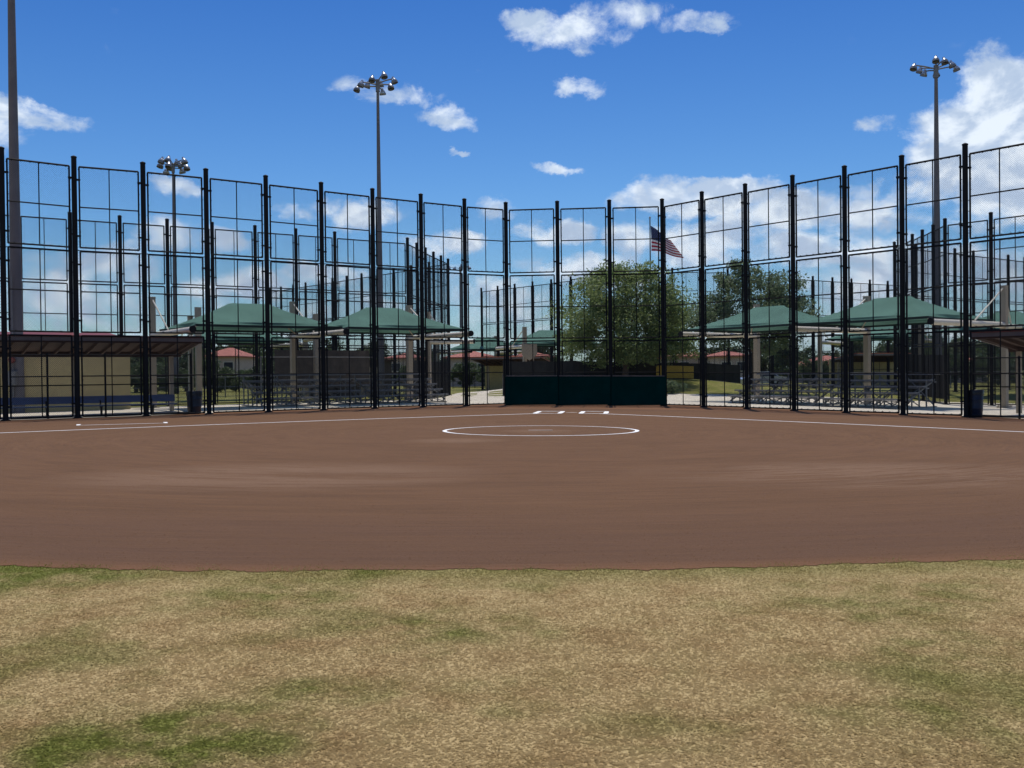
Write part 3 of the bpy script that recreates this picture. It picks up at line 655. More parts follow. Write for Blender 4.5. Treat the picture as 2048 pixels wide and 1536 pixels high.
sp_ = c0 + tl * 14.9 + bl_ * 9.6; eq = empty('equipment_building', (sp_.x, sp_.y, G(sp_.x, sp_.y)), math.atan2(.562, .827), 'pale yellow block building behind the left dugout', 'building')
mb = MB(); mb.box((-6.5, 1.3, 1.5), (13, 2.6, 3.2)); mb.build('wall', M['yellow'], eq)
mb = MB(); mb.add([(-13.2, -.25, 3.1), (.2, -.25, 3.1), (.2, 2.85, 3.1), (-13.2, 2.85, 3.1), (-13.2, -.25, 3.2), (.2, -.25, 3.2), (.2, 2.85, 3.2), (-13.2, 2.85, 3.2), (-12, 1.3, 3.62), (-.6, 1.3, 3.62)],
  [(3, 2, 1, 0), (0, 1, 5, 4), (1, 2, 6, 5), (2, 3, 7, 6), (3, 0, 4, 7), (4, 5, 9, 8), (5, 6, 9), (6, 7, 8, 9), (7, 4, 8)]); mb.build('roof', M['redmetal'], eq)
b1 = c3 + WR * 5.6 + br_ * 2.2
dugout(b1, tr_, br_, 0, 10, 2.56, 2.12, 'right dugout with red roof cut off by the right edge', False)
def bench(p, t, L, label, m='bluebench'):
    p = Vector(p); g = G(p.x, p.y); r = empty('bench', (p.x, p.y, g), math.atan2(t[1], t[0]), label, 'bench', 'long dugout benches')
    mb = MB(); mb.box((L / 2, 0, .45), (L, .32, .05)); mb.build('seat', M[m], r)
    mb = MB(); mb.box((L / 2, .20, .68), (L, .04, .27)); mb.build('backrest', M[m], r)
    k = .6
    while k < L:
        mb = MB(); mb.box((k, 0, .21), (.07, .07, .42)); mb.box((k, .02, .405), (.06, .3, .04)); mb.box((k, .17, .5), (.05, .03, .3)); mb.box((k, 0, .015), (.3, .3, .03)); mb.build('leg', M['black'], r); k += 1.9
    return r
q = c0 + WL * 6.6 + bl_ * .95; bench(q + tl * 10.5, (.827, .562), 11.0, 'long blue bench with backrest inside the left dugout')
q = c3 + WR * 7.0 + br_ * 1.1; bench(q + tr_ * 5.0, (-.62, .785), 5.0, 'blue bench inside the right dugout at the right edge')
# lower dugout fence standing close behind the main fence
def lowfence(pts, h, label, m='black', mesh=True, group=None):
    r = empty('low_fence', (0, 0, 0), 0, label, 'fence', group)
    for p in pts:
        mb = MB(); g = G(*p); mb.tube([(p[0], p[1], g - .05), (p[0], p[1], g + h + .06)], .038, 8); mb.build('post', M[m], r)
    for a, b in zip(pts[:-1], pts[1:]):
        ga, gb = G(*a), G(*b); mb = MB()
        for k in (.08, h * .52, h): mb.tube([(a[0], a[1], ga + k), (b[0], b[1], gb + k)], .024, 6)
        f = mb.build('rails', M[m], r)
        if mesh:
            L = math.dist(a, b); o = inst(w_far, f, (a[0], a[1], ga + .08), math.atan2(b[1] - a[1], b[0] - a[0]), (L / Wt, 1, (h - .1) / (3 * TIER - .14)))
    return r
q = c0 + WL * 6.2 + bl_ * .45
lowfence([tuple(q + tl * k) for k in (0, 1.8, 3.2, 5.2, 7.0, 8.2, 10.0, 12.0)], 2.35, 'lower black fence screening the left dugout behind the tall fence')
q = c3 + WR * 6.0 + br_ * .5
lowfence([tuple(q + tr_ * k) for k in (0, 1.6, 3.2, 5.0)], 2.1, 'lower black fence screening the right dugout behind the tall fence')
lowfence([(-34 + 3.2 * k, 66 + 1.9 * k) for k in range(8)], 1.5, 'grey low fence across the distant lawn on the left', 'galv')
lowfence([(24.5 + 2.6 * k, 84 - 1.2 * k) for k in range(7)], 1.3, 'grey low fence behind the right bleachers', 'galv')
lowfence([(-6.2 + 2.3 * k, 104.5) for k in range(8)], 1.4, 'black low fence beyond the pale concrete plaza')

lowfence([(-13.0, 51.6), (-10.2, 53.5), (-7.6, 55.2)], 2.45, 'tall grey wire fence panel behind the left bleachers', 'galv')
# ------------------------------------------------------------------ bins
def bin_(p, m, label, h=.86, r=.29, lid=False):
    g = G(*p); e = empty('trash_can', (p[0], p[1], g), 0, label, 'trash can', 'trash cans beside the dugouts')
    mb = MB(); mb.lathe((0, 0, 0), [(.001, .0), (r * .86, 0), (r * .88, .02), (r * .93, h * .33), (r * .955, h * .34), (r * .955, h * .37), (r * .94, h * .38), (r * .97, h * .66), (r, h * .67), (r, h * .7), (r * .98, h * .71), (r * 1.0, h), (r * .94, h), (r * .9, h * .2)], 28)
    mb.build('body', m, e, True)
    mb = MB(); mb.lathe((0, 0, 0), [(r * 1.0, h - .03), (r * 1.07, h - .03), (r * 1.07, h + .03), (r * .96, h + .03)], 28); mb.build('rim', m, e, True)
    mb = MB(); n = 28; pf = []
    o = len(mb.v)
    for q_, (rr_, z) in enumerate(((r * 1.075, h - .12), (r * 1.09, h + .0), (r * 1.02, h + .05), (r * .92, h + .02), (r * .88, h * .5))):
        for k in range(n):
            a = 2 * PI * k / n; zz = z + (random.uniform(-.05, .03) if q_ == 0 else 0); rq = rr_ * (1 + .015 * math.sin(k * 5))
            mb.v.append((rq * math.cos(a), rq * math.sin(a), zz))
    for i in range(4):
        for k in range(n): mb.f.append((i * n + k, i * n + (k + 1) % n, (i + 1) * n + (k + 1) % n, (i + 1) * n + k)); mb.mi.append(0)
    mb.build('liner', M['bag'], e, True)
    return e
bin_((-12.65, 39.6), M['darkcan'], 'dark trash can with liner at the right end of the left dugout')
bin_((16.33, 35.2), M['bluecan'], 'blue trash can at the left end of the right dugout', .92, .31)

# ------------------------------------------------------------------ bleachers
def bleacher(p, front, label, L=5.4, rows=5, rail=False):
    g = G(*p) ; f = Vector(front).normalized(); rz = math.atan2(-f.x, f.y) + PI
    r = empty('bleachers', (p[0], p[1], g + .01), rz, label, 'bleachers', 'aluminium bleachers under the canopies')
    # local -y is the front
    for i in range(rows):
        y = i * .60; z = .42 + i * .27
        mb = MB(); mb.box((0, y, z), (L, .25, .04)); mb.box((0, y - .12, z - .025), (L, .012, .04)); mb.box((0, y + .12, z - .025), (L, .012, .04)); mb.build('seat_plank', M['alum'], r)
        if i:
            mb = MB(); mb.box((0, y - .33, z - .36), (L, .25, .04)); mb.build('foot_plank', M['alum'], r)
    nfr = 4
    for k in range(nfr):
        x = -L / 2 + .25 + (L - .5) * k / (nfr - 1); mb = MB()
        for i in range(rows):
            y = i * .6; mb.box((x, y, .2 + i * .135), (.05, .05, .40 + i * .27 - .02))
        mb.bar((x, -.15, .16), (x, (rows - 1) * .6 + .1, .16 + (rows - 1) * .27), .05, .06)
        mb.bar((x, -.3, .035), (x, (rows - 1) * .6 + .25, .035), .06, .05)
        mb.build('side_frame', M['galv'], r)
    for k in range(nfr - 1):
        xa = -L / 2 + .25 + (L - .5) * k / (nfr - 1); xb = -L / 2 + .25 + (L - .5) * (k + 1) / (nfr - 1)
        mb = MB()
        for y, zt in ((.0, .38), (1.2, .85), ((rows - 1) * .6, 1.35)):
            mb.bar((xa, y + .04, .08), (xb, y + .04, zt), .035, .035); mb.bar((xa, y + .075, zt), (xb, y + .075, .08), .035, .035)
        mb.build('cross_brace', M['galv'], r)
    if not rail: return r
    mb = MB()                                               # rail along the top row
    yb = (rows - 1) * .6 + .2
    for x in (-L / 2, -L / 6, L / 6, L / 2): mb.tube([(x, yb, .3), (x, yb, 1.95)], .022, 6)
    for z in (1.5, 1.72, 1.95): mb.tube([(-L / 2, yb, z), (L / 2, yb, z)], .02, 6)
    mb.build('guard_rail', M['galv'], r)
    return r
bleacher((-9.6, 47.9), (.562, -.827), 'aluminium bleachers under the large left canopy', 5.6)
bleacher((-5.2, 50.9), (.562, -.827), 'aluminium bleachers under the left canopy nearest the backstop', 4.4)
bleacher((12.6, 48.2), (-.785, -.62), 'aluminium bleachers with visible cross braces left of the thick beige column', 5.4)
bleacher((15.6, 44.2), (-.785, -.62), 'aluminium bleachers right of the thick beige column', 4.4)

# ------------------------------------------------------------------ light poles
def lampsrc():
    e = bpy.data.objects.new('flood_light', None)
def light_pole(x, y, h, heads, label, box=False, r0=.30, r1=.15, size=1.0):
    g = G(x, y); r = empty('light_pole', (x, y, g), 0, label, 'light pole', 'tall concrete floodlight poles')
    mb = MB(); mb.tube([(0, 0, -.2), (0, 0, h * .5), (0, 0, h)], [r0, (r0 + r1) / 2, r1], 18); mb.build('pole', M['pole'], r, True)
    if not heads: return r
    top = h
    mb = MB(); mb.lathe((0, 0, top - .65), [(r1 + .05, 0), (r1 + .05, .8), (.02, .85)], 12)
    for (hx, hy, hz) in heads:
        zc = top + min(.25, max(-.35, hz * .5)); mb.tube([(0, 0, zc - .15), (hx * .55, hy * .55, (zc - .1) * .45 + (top + hz) * .55 + .03), (hx, hy, top + hz + .05)], .045, 6)
    mb.build('crossarm', M['galv'], r, True)
    for i, (hx, hy, hz) in enumerate(heads):
        a = math.atan2(hy, hx) if i % 3 else math.atan2(-1, hx)
        R = Matrix.Rotation(a, 3, 'Z') @ Matrix.Rotation(math.radians(-20), 3, 'Y'); R = R @ Matrix.Rotation(PI, 3, 'X')
        s_ = size * .6
        c = Vector((hx, hy, top + hz))
        mb = MB(); mb.lathe(c, [(.001, -.30 * s_), (.13 * s_, -.29 * s_), (.15 * s_, -.12 * s_), (.27 * s_, .02 * s_), (.33 * s_, .20 * s_), (.34 * s_, .30 * s_)], 16, m=R); hd = mb.build('flood_light', M['lamp'], r, True)
        mb = MB(); mb.lathe(c, [(.001, .25 * s_), (.325 * s_, .25 * s_)], 16, m=R); mb.build('lens', M['lampglass'], hd)
        mb = MB(); mb.lathe(c, [(.345 * s_, .22 * s_), (.36 * s_, .22 * s_), (.37 * s_, .46 * s_)], 16, m=R)
        mb.build('visor', M['galv'], hd, True)
    return r
u3 = .0329
h3 = [(-41 * u3, .2, -9 * u3), (-31 * u3, -.2, -3 * u3), (-21 * u3, .3, -1 * u3), (-9 * u3, -.4, 5 * u3), (2 * u3, .9, 6 * u3), (14 * u3, -.5, 11 * u3), (23 * u3, .6, -2 * u3), (32 * u3, -.1, 4 * u3), (6 * u3, .8, -11 * u3)]
light_pole(-8.6, 65.5, 20.75, h3, 'tall concrete floodlight pole rising left of the picture centre', r0=.235, r1=.085)
u4 = .0315
h4 = [(-43 * u4, .1, 5 * u4), (-14 * u4, .7, -2 * u4), (-7 * u4, -.5, 14 * u4), (11 * u4, -.4, 12 * u4), (28 * u4, -.2, 7 * u4), (41 * u4, .1, 2 * u4), (10 * u4, .8, -3 * u4), (-20 * u4, .9, 6 * u4)]
light_pole(27.2, 63.6, 20.75, h4, 'tall concrete floodlight pole on the right, beside the big cloud', r0=.30, r1=.10)
u2 = .039
h2 = [(-28 * u2, 0, 4 * u2), (-22 * u2, .8, -6 * u2), (-20 * u2, -.6, 11 * u2), (-10 * u2, .6, 2 * u2), (-6 * u2, -.5, 14 * u2), (4 * u2, .5, 12 * u2), (-2 * u2, -.9, -1 * u2), (14 * u2, .2, 6 * u2), (26 * u2, -.2, 12 * u2), (27 * u2, .4, 0 * u2), (12 * u2, .9, -5 * u2)]
light_pole(-30.35, 90, 20.6, h2, 'floodlight pole with a dense cluster of lamps above the left fence', r0=.25, r1=.10, size=1.35)
p1 = light_pole(-21.85, 44, 20.75, [(-1.2, 0, 0), (-.6, .2, .2), (0, -.5, .3), (.6, .2, .2), (1.2, 0, 0)], 'thick concrete pole at the left edge of the picture', r0=.29, r1=.13)
mb = MB(); mb.box((-.02, -.37, 1.55), (.34, .18, .62)); mb.box((-.02, -.47, 1.55), (.28, .02, .54)); mb.build('junction_box', M['galv'], p1)
mb = MB(); mb.lathe((-.03, -.42, 2.35), [(.001, .08), (.13, .08), (.15, 0), (.13, -.08), (.001, -.08)], 16, m=Matrix.Rotation(PI / 2, 3, 'X')); mb.build('alarm_bell', M['redmetal'], p1, True)
mb = MB(); mb.tube([(-.02, -.34, 1.2), (-.02, -.36, .05)], .03, 6); mb.tube([(-.02, -.34, 1.86), (-.02, -.33, 6)], .025, 6); mb.build('conduit', M['galv'], p1)
light_pole(-9.1, 180, 20.6, [(-2.0, 0, .1), (-1.0, 0, 0), (.1, .3, .5), (1.6, 0, .1), (.8, .3, .0)], 'small far floodlight pole seen through the fence near the centre', r0=.3, r1=.2, size=1.35)

# ------------------------------------------------------------------ flag and its pole
fx, fy = 10.5, 75.0
fp = empty('flag_pole', (fx, fy, G(fx, fy)), 0, 'thin grey flag pole rising from behind the olive tree', 'flag pole')
hp = EYE + (742 - 437) * fy / 1991 - G(fx, fy)
mb = MB(); mb.tube([(0, 0, 0), (0, 0, hp)], [.075, .045], 12); mb.build('pole', M['galv'], fp, True)
mb = MB(); mb.lathe((0, 0, hp + .06), [(.001, -.08), (.06, -.05), (.08, 0), (.06, .05), (.001, .08)], 12); mb.build('finial', M['lamp'], fp, True)
fl = empty('flag', (fx + .05, fy, EYE + (742 - 452) * fy / 1991), 0, 'red, white and blue striped flag with stars, drooping from the grey pole', 'flag')
Hn, Ln = 1.75, 2.75; nu, nv = 60, 13
def fpt(a, b):                                             # a 0..1 along the fly, b 0..1 down the hoist
    x = a * (1.55 + .87 * b) + .05 * math.sin(a * 6 + b * 2); z = -1.88 * b * (1 - a) - a * (1.12 * (1 - b) + 2.5 * b) + .13 * math.sin(a * PI) * (b - .25) + .05 * math.sin(a * 7)
    return (x, .16 * math.sin(a * 8.5 + b * 1.4) * (.25 + a), z)
vs = [fpt(i / nu, j / nv) for i in range(nu + 1) for j in range(nv + 1)]; mb = MB(); mb.v = vs
for i in range(nu):
    for j in range(nv):
        mb.f.append((i * (nv + 1) + j, (i + 1) * (nv + 1) + j, (i + 1) * (nv + 1) + j + 1, i * (nv + 1) + j + 1))
        mb.mi.append(2 if (j < 7 and i < nu * .42) else (0 if j % 2 == 0 else 1))
cloth = mb.build('cloth', [M['flagred'], M['flagwhite'], M['flagblue']], fl, True)
mb = MB()
for row in range(9):
    nst = 6 if row % 2 == 0 else 5
    for k in range(nst):
        a = .42 * ((k + .5 + (0 if row % 2 == 0 else .5)) / 6.1); b = (7 / 13) * (row + .75) / 9.4; sv = []
        for q in range(10):
            rr_ = .035 if q % 2 == 0 else .015; an = PI / 2 + q * PI / 5; p_ = fpt(a + rr_ * math.cos(an) / Ln * 1.1, b - rr_ * math.sin(an) / Hn); sv.append((p_[0], p_[1] - .012, p_[2]))
        mb.add(sv, [tuple(range(10))])
mb.build('stars', M['flagwhite'], cloth)

# ------------------------------------------------------------------ vegetation
def crown(name, blobs, leaf, size, m, parent, seed=1, sub=30, flat=.7, mul=1.0):
    rs = np.random.RandomState(seed); C = []; Sz = []
    for (cx, cy, cz, rx, ry, rz_, n) in blobs:
        n = int(n * mul)
        # clumps inside the blob, leaves inside the clumps
        d = rs.normal(size=(sub, 3)); d /= np.linalg.norm(d, axis=1)[:, None]; rad = (.15 + .85 * rs.rand(sub) ** .55)[:, None]
        cc = d * rad * np.array([rx, ry, rz_]) + np.array([cx, cy, cz]); cr = (.30 + .38 * rs.rand(sub)) * min(rx, rz_)
        k = rs.randint(0, sub, n); q = rs.normal(size=(n, 3)); q /= np.linalg.norm(q, axis=1)[:, None]
        q *= (rs.rand(n) ** .7)[:, None] * 1.25 * cr[k][:, None]; q[:, 2] *= flat
        C.append(cc[k] + q); Sz.append(size * (.6 + .8 * rs.rand(n)))
    C = np.concatenate(C); Sz = np.concatenate(Sz); n = len(C)
    a = rs.normal(size=(n, 3)); a /= np.linalg.norm(a, axis=1)[:, None]; b = np.cross(a, rs.normal(size=(n, 3))); b /= np.linalg.norm(b, axis=1)[:, None]
    V = np.zeros((n, 4, 3)); l = Sz[:, None]; wd_ = l * .45
    V[:, 0] = C - a * l; V[:, 1] = C + b * wd_; V[:, 2] = C + a * l; V[:, 3] = C - b * wd_
    return npmesh(name, V.reshape(-1, 3), np.arange(n * 4).reshape(-1, 4), m, parent)
def trunk(parent, h, r, limbs, m=None, seed=1):
    rd = random.Random(seed); mb = MB(); k = []
    pts = [(0, 0, -.2), (.05, 0, h * .3), (.0, .08, h * .65), (.05, .02, h)]
    mb.tube(pts, [r * 1.3, r, r * .8, r * .45], 10)
    for (lx, ly, lz) in limbs:
        s = rd.uniform(.45, .8) * h; mb.tube([(0.03, .04, s), (lx * .45, ly * .45, s + (lz - s) * .55), (lx, ly, lz)], [r * .42, r * .27, r * .08], 7)
        for _ in range(3):
            t_ = rd.uniform(.4, .9); q = Vector((lx * t_, ly * t_, s + (lz - s) * (t_ ** .8))); e_ = q + Vector((rd.uniform(-1, 1), rd.uniform(-1, 1), rd.uniform(.1, .9))) * .9; mb.tube([q, e_], [r * .16, r * .05], 5)
    return mb.build('trunk', M['bark'], parent, True)
def gz(x, y): return (x, y, G(x, y))
t1 = empty('tree', gz(7.9, 69.5), 0, 'olive-green leafy tree directly behind the backstop, left of the flag', 'tree')
trunk(t1, 3.6, .22, [(-2.6, .5, 5.2), (2.8, -.4, 5.6), (-1.0, 1.5, 6.9), (1.3, -1.2, 7.2), (-3.2, -.9, 4.0), (3.6, .8, 4.0), (.1, .2, 7.6)], seed=3)
crown('crown', [(-.6, 0, 6.4, 2.6, 2.6, 1.7, 6200), (2.0, 0, 6.1, 2.3, 2.4, 1.8, 5200), (-2.6, .3, 4.6, 2.3, 2.3, 1.8, 5400), (.3, -.3, 4.6, 3.0, 2.8, 2.0, 7200), (3.1, .2, 4.2, 2.2, 2.3, 1.9, 5200), (-3.2, 0, 2.9, 1.6, 1.9, 1.2, 2600), (0, -.6, 2.5, 3.3, 2.4, 1.4, 6600), (-1.6, -1.2, 2.2, 1.8, 1.2, 1.0, 2600), (1.9, -1.2, 2.3, 1.8, 1.2, 1.0, 2600), (3.9, .2, 2.6, 1.6, 1.9, 1.1, 2200), (-.9, 0, 7.7, 1.1, 1.1, .8, 1100), (1.6, 0, 7.7, 1.2, 1.1, .7, 1100)], None, .092, M['leaf_a'], t1, 11, sub=34, mul=1.25)
t2 = empty('tree', gz(15.9, 65.0), 0, 'dark green tree with open crown behind the right canopies, right of the flag', 'tree')
trunk(t2, 3.8, .24, [(-2.4, .5, 5.6), (2.3, -.4, 6.4), (-.6, 1.2, 7.6), (1.0, -1.0, 7.2), (-2.9, -.6, 4.3), (3.0, .8, 4.6)], seed=5)
crown('crown', [(-1.0, 0, 7.2, 1.7, 2.0, 1.2, 3300), (1.3, 0, 6.7, 1.9, 2.0, 1.3, 3600), (-2.5, .2, 5.4, 1.7, 2.0, 1.3, 3200), (.2, -.2, 5.4, 2.3, 2.4, 1.5, 4600), (2.2, .2, 5.3, 1.5, 2.0, 1.3, 3000), (-2.4, 0, 3.9, 1.5, 1.9, 1.0, 2000), (.8, .2, 3.8, 2.4, 2.2, 1.1, 3600), (-.9, 0, 8.3, .8, .9, .6, 700), (2.3, 0, 3.9, 1.0, 1.5, 1.0, 900), (-3.6, 0, 4.6, .8, .9, .7, 700)], None, .09, M['leaf_b'], t2, 12, sub=24, mul=1.2)
t3 = empty('tree', gz(12.0, 73.0), 0, 'small thin tree standing between the two big trees', 'tree')
trunk(t3, 2.6, .09, [(-.7, .2, 3.6), (.8, -.2, 3.9), (.1, .3, 4.3)], seed=6)
crown('crown', [(0, 0, 3.6, 1.5, 1.3, 1.2, 2100), (.8, 0, 2.9, 1.0, 1.0, .8, 900), (-.9, .1, 3.0, 1.0, 1.0, .8, 900)], None, .10, M['leaf_a'], t3, 13)
bsh = empty('shrub', gz(10.4, 64.9), 0, 'low grey-green shrub at the foot of the lawn right of the padding', 'shrub')
crown('foliage', [(0, 0, .45, .9, .7, .45, 2200)], None, .06, M['leaf_b'], bsh, 14); mb = MB()
for k in range(7): mb.tube([(0, 0, 0), (random.uniform(-.6, .6), random.uniform(-.4, .4), .6)], [.02, .008], 5)
mb.build('stems', M['bark'], bsh)
# black screened fence on the lawn with yellow banner
wf = empty('windscreen_fence', label='low fence wrapped in black windscreen along the top of the lawn behind the backstop', cat='fence')
wp = [(-.6, 66.5), (1.8, 67.4), (4.2, 68.6), (6.5, 70.2), (9.2, 71.2), (11.9, 71.8), (14.4, 72.6), (17.0, 74.2)]
hs_ = [2.35, 2.2, 1.9, 1.45, 1.25, 1.2, 1.25, 1.4]
for p in wp: mb = MB(); mb.tube([(p[0], p[1], G(*p) - .1), (p[0], p[1], G(*p) + 1.45)], .035, 8); mb.build('post', M['galv'], wf)
for i, (a, b) in enumerate(zip(wp[:-1], wp[1:])):
    z0a = .02; mb = MB(); n = 10; vs = []
    for k in range(n + 1):
        t_ = k / n; x = a[0] + (b[0] - a[0]) * t_; y = a[1] + (b[1] - a[1]) * t_ - .05 + .03 * math.sin(k * 2.2); zt = (hs_[i] * (1 - t_) + hs_[i + 1] * t_) - .05 * math.sin(t_ * PI)
        for yy, zz in ((0, .02), (0, zt), (.02, zt), (.02, .02)): vs.append((x, y + yy, G(x, y) + zz))
    mb.add(vs, [(k * 4 + j, k * 4 + (j + 1) % 4, (k + 1) * 4 + (j + 1) % 4, (k + 1) * 4 + j) for k in range(n) for j in range(4)]); mb.build('windscreen', M['screen'], wf)
a, b = (10.3, 71.25), (13.1, 71.9); mb = MB(); vs = []
for k in range(11):
    t_ = k / 10; x = a[0] + (b[0] - a[0]) * t_; y = a[1] + (b[1] - a[1]) * t_ - .16
    for yy, zz in ((0, .10), (0, .98), (.015, .98), (.015, .10)): vs.append((x, y + yy, G(x, y) + zz))
mb.add(vs, [(k * 4 + j, k * 4 + (j + 1) % 4, (k + 1) * 4 + (j + 1) % 4, (k + 1) * 4 + j) for k in range(10) for j in range(4)])
tag(mb.build('banner', M['banner']), 'plain yellow banner tied to the black windscreen fence right of the backstop', 'banner')

# far trees: three kinds copied
def far_proto(kind, seed):
    r = empty('far_tree', (0, 0, 0)); trunk(r, 3.2, .2, [(-1.2, .3, 4.6), (1.3, -.3, 4.8), (0, .6, 5.4)], seed=seed)
    if kind == 0: bl = [(0, 0, 5.0, 3.0, 2.6, 1.9, 2600), (-1.7, 0, 3.8, 2.0, 2.0, 1.5, 1400), (1.9, 0, 3.9, 2.0, 2.0, 1.5, 1400)]
    elif kind == 1: bl = [(0, 0, 4.4, 4.0, 3.0, 1.8, 3000), (-2.6, 0, 3.0, 2.4, 2.0, 1.6, 1500), (2.7, 0, 3.1, 2.4, 2.0, 1.6, 1500), (.4, 0, 1.8, 4.2, 2.4, 1.4, 2400)]
    else: bl = [(0, 0, 6.2, 1.5, 1.4, 1.8, 1300), (.2, 0, 4.3, 1.9, 1.8, 1.6, 1500), (0, 0, 2.4, 2.0, 1.8, 1.4, 1300)]
    crown('crown', bl, None, .20, M['leaf_c'], r, seed, sub=16); return r
protos = [far_proto(0, 21), far_proto(1, 22), far_proto(2, 23)]
FT = [(20, 95, 1, .8), (95, 105, 0, .8), (272, 100, 1, .85), (322, 112, 0, .85), (372, 104, 1, .8), (415, 150, 0, 1.05), (452, 185, 1, 1.35), (500, 200, 0, 1.4), (540, 150, 1, 1.0),
      (585, 170, 0, 1.1), (628, 160, 1, 1.0), (668, 190, 2, 1.2), (712, 150, 1, .95), (758, 165, 0, 1.0), (800, 175, 1, 1.0), (842, 170, 1, .95), (912, 135, 1, .75), (975, 130, 1, .62), (1030, 150, 1, .8),
      (1085, 120, 0, .85), (1300, 150, 1, .9), (1378, 170, 1, .7), (1445, 125, 0, .75), (1530, 130, 1, .85), (1572, 105, 2, .75), (1606, 150, 1, .8), (1650, 130, 1, .62), (1712, 140, 0, .95), (1790, 135, 1, .95), (1830, 150, 0, 1.0),
      (1905, 120, 1, .85), (1955, 110, 1, .85), (2005, 105, 0, .85), (2040, 100, 1, .9)]
FT += [(432, 96, 1, .45), (478, 100, 1, .40), (522, 95, 1, .5), (300, 92, 1, .5), (350, 90, 1, .5), (820, 96, 1, .42), (925, 112, 1, .45), (985, 108, 1, .42), (1048, 104, 1, .5), (1095, 100, 1, .5), (1632, 100, 1, .42), (1678, 98, 1, .45), (1735, 100, 1, .45), (1885, 98, 1, .5), (1925, 96, 1, .5), (1985, 90, 1, .5)]
FT.sort()
names = ['round-crowned', 'broad bushy', 'slender']
kindname = lambda k, s: 'low shrubby' if s <= .5 else names[k]
where = lambda px: ('at the left edge behind the dugout' if px < 200 else 'behind the left dugout end' if px < 400 else 'behind the large left canopy' if px < 600 else 'behind the left bleachers' if px < 760 else
    'behind the second left canopy' if px < 900 else 'left of the backstop' if px < 1040 else 'behind the backstop' if px < 1345 else 'right of the backstop' if px < 1500 else 'below the right canopies' if px < 1700 else 'behind the right bleachers' if px < 1860 else 'behind the right dugout')
ordn = ['leftmost', 'second', 'third', 'fourth', 'fifth', 'sixth', 'seventh', 'eighth']; seen = {}; total = {}
for (px, y, k, s) in FT: key = (kindname(k, s), where(px)); total[key] = total.get(key, 0) + 1
used = set()
for (px, y, k, s) in FT:
    x = (px - 1024) / 1991 * y
    if k in used: o = copy_tree(protos[k])
    else: o = protos[k]; used.add(k)
    o.location = (x, y, G(x, y)); o.rotation_euler = (0, 0, random.uniform(0, 6.28)); o.scale = (s, s, s * random.uniform(.9, 1.05))
    key = (kindname(k, s), where(px)); c = seen.get(key, 0); seen[key] = c + 1
    lab = f'distant {key[0]} green tree {key[1]}' if total[key] == 1 else f'{ordn[c]} from the left of the distant {key[0]} trees {key[1]}' if c else f'leftmost of the distant {key[0]} trees {key[1]}'
    tag(o, lab, 'tree', 'distant trees beyond the fields')

# ------------------------------------------------------------------ distant houses
def house(px, y, wpx, eave, top, label, rz=0.0, dep=9):
    x = (px - 1024) / 1991 * y; Wd = wpx / 1991 * y; H = 745 - .0105 * (px - 1024); ze = EYE + (H - eave) * y / 1991; zt = EYE + (H - top) * y / 1991
    g = G(x, y); r = empty('house', (x, y, g), rz, label, 'house', 'distant houses with red tiled roofs'); ze -= g; zt -= g
    mb = MB(); mb.box((0, 0, ze / 2), (Wd, dep, ze)); mb.build('wall', M['housewall'], r)
    o = .5; hw = Wd / 2 + o; hd = dep / 2 + o; rl = max(.2, hw - hd)
    mb = MB(); mb.add([(-hw, -hd, ze), (hw, -hd, ze), (hw, hd, ze), (-hw, hd, ze), (-rl, 0, zt), (rl, 0, zt), (-hw, -hd, ze - .15), (hw, -hd, ze - .15), (hw, hd, ze - .15), (-hw, hd, ze - .15)],
           [(0, 1, 5, 4), (1, 2, 5), (2, 3, 4, 5), (3, 0, 4), (0, 6, 7, 1), (1, 7, 8, 2), (2, 8, 9, 3), (3, 9, 6, 0), (6, 9, 8, 7)]); mb.build('roof', M['tile'], r)
    k = max(2, int(Wd / 3.5))
    for i in range(k):
        xx = -Wd / 2 + Wd * (i + .5) / k
        for zz in ([ze - 1.3, ze - 3.9] if ze > 4.6 else [ze - 1.3]):
            mb = MB(); mb.box((xx, -dep / 2 - .02, zz), (1.3, .08, 1.2)); f = mb.build('window', M['cream'], r)
            mb = MB(); mb.box((xx, -dep / 2 - .075, zz), (1.1, .03, 1.0)); mb.build('pane', M['windowglass'], f)
    return r
house(462, 128, 62, 713, 695, 'red-roofed house above the lawn behind the large left canopy')
house(815, 140, 60, 716, 706, 'low red-roofed house behind the second left canopy')
house(945, 122, 90, 715, 702, 'wide pink-roofed house left of the backstop')
house(1062, 118, 70, 714, 703, 'pink-roofed house behind the plate-shaped sign')
house(1385, 135, 110, 713, 704, 'long low red-roofed house right of the backstop')
house(1452, 122, 60, 712, 702, 'red-roofed house beyond the dark tree')
house(1652, 118, 78, 728, 711, 'red-roofed house under the right canopies')
house(1722, 125, 60, 722, 709, 'small red-roofed house right of the thick beige column')
house(1906, 112, 60, 720, 707, 'pink-roofed house behind the right fence')
house(705, 140, 55, 722, 713, 'brown-roofed house behind the left bleachers')
# far dugouts of the other fields
dugout((-3.6, 88.0), (.93, -.36), (.36, .93), 0, 6.5, 2.62, 2.15, 'distant dugout with orange roof left of the backstop', True, 0, 'orange')
dugout((30.5, 88.0), (.9, .44), (-.44, .9), 0, 8, 2.62, 2.15, 'distant dugout with orange roof behind the right bleachers', True, 0, 'orange')
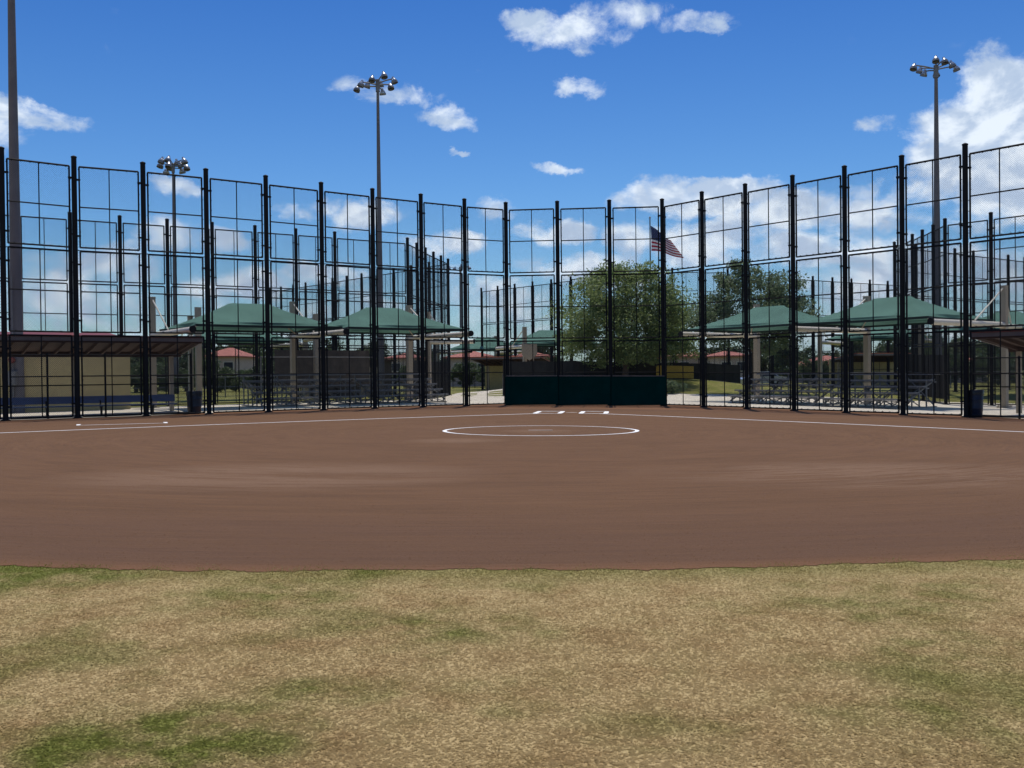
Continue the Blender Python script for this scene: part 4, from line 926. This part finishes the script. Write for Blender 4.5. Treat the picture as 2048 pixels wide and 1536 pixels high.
# shed with dark front behind the left bleachers
sh = empty('storage_shed', (-12.0, 72.0, G(-12, 72)), .25, 'brown storage shed behind the left bleachers', 'shed')
mb = MB(); mb.box((0, 0, 1.25), (6.2, 3, 2.5)); mb.build('wall', M['brownscreen'], sh); mb = MB(); mb.box((0, 0, 2.56), (6.7, 3.5, .12)); mb.build('roof', M['soffit'], sh)
mb = MB(); mb.box((1.7, -1.52, 1.05), (1.6, .06, 2.1)); dd = mb.build('door', M['beige'], sh); mb = MB(); mb.box((2.3, -1.58, 1.0), (.05, .05, .2)); mb.build('handle', M['alum'], dd)
# parked car
cr = empty('parked_car', gz(23.6, 94.0), .15, 'silver parked car seen under the canopy beside the dark tree', 'car')
mb = MB(); prof = [(-2.2, .35), (-2.25, .75), (-1.9, .92), (-1.2, .98), (-.6, 1.42), (.75, 1.45), (1.35, 1.02), (2.1, .95), (2.25, .6), (2.2, .35)]
n = len(prof); mb.add([(x, -.86 + (.14 if z > 1.1 else 0), z) for x, z in prof] + [(x, .86 - (.14 if z > 1.1 else 0), z) for x, z in prof], [tuple(range(n))[::-1], tuple(range(n, 2 * n))] + [(i, (i + 1) % n, (i + 1) % n + n, i + n) for i in range(n)]); cb = mb.build('body', M['carpaint'], cr)
for s_ in (-1, 1):
    mb = MB(); pts = [(-1.0, 1.0), (-.55, 1.36), (.7, 1.38), (1.15, 1.04)]
    mb.add([(x, s_ * (.885 - (.13 if z > 1.1 else 0)), z) for x, z in pts], [(0, 1, 2, 3) if s_ < 0 else (3, 2, 1, 0)]); mb.build('window', M['windowglass'], cb)
    for x in (-1.4, 1.4):
        mb = MB(); mb.lathe((x, s_ * .80, .33), [(.001, -.1), (.33, -.1), (.33, .1), (.001, .1)], 18, m=Matrix.Rotation(PI / 2, 3, 'X')); wh = mb.build('wheel', M['tyre'], cr)
        mb = MB(); mb.lathe((x, s_ * .91, .33), [(.001, .0), (.19, .0), (.2, .015)], 14, m=Matrix.Rotation(PI / 2, 3, 'X')); mb.build('rim', M['alum'], wh)
# remove the unplaced source meshes
for o in PROTO: bpy.data.objects.remove(o)
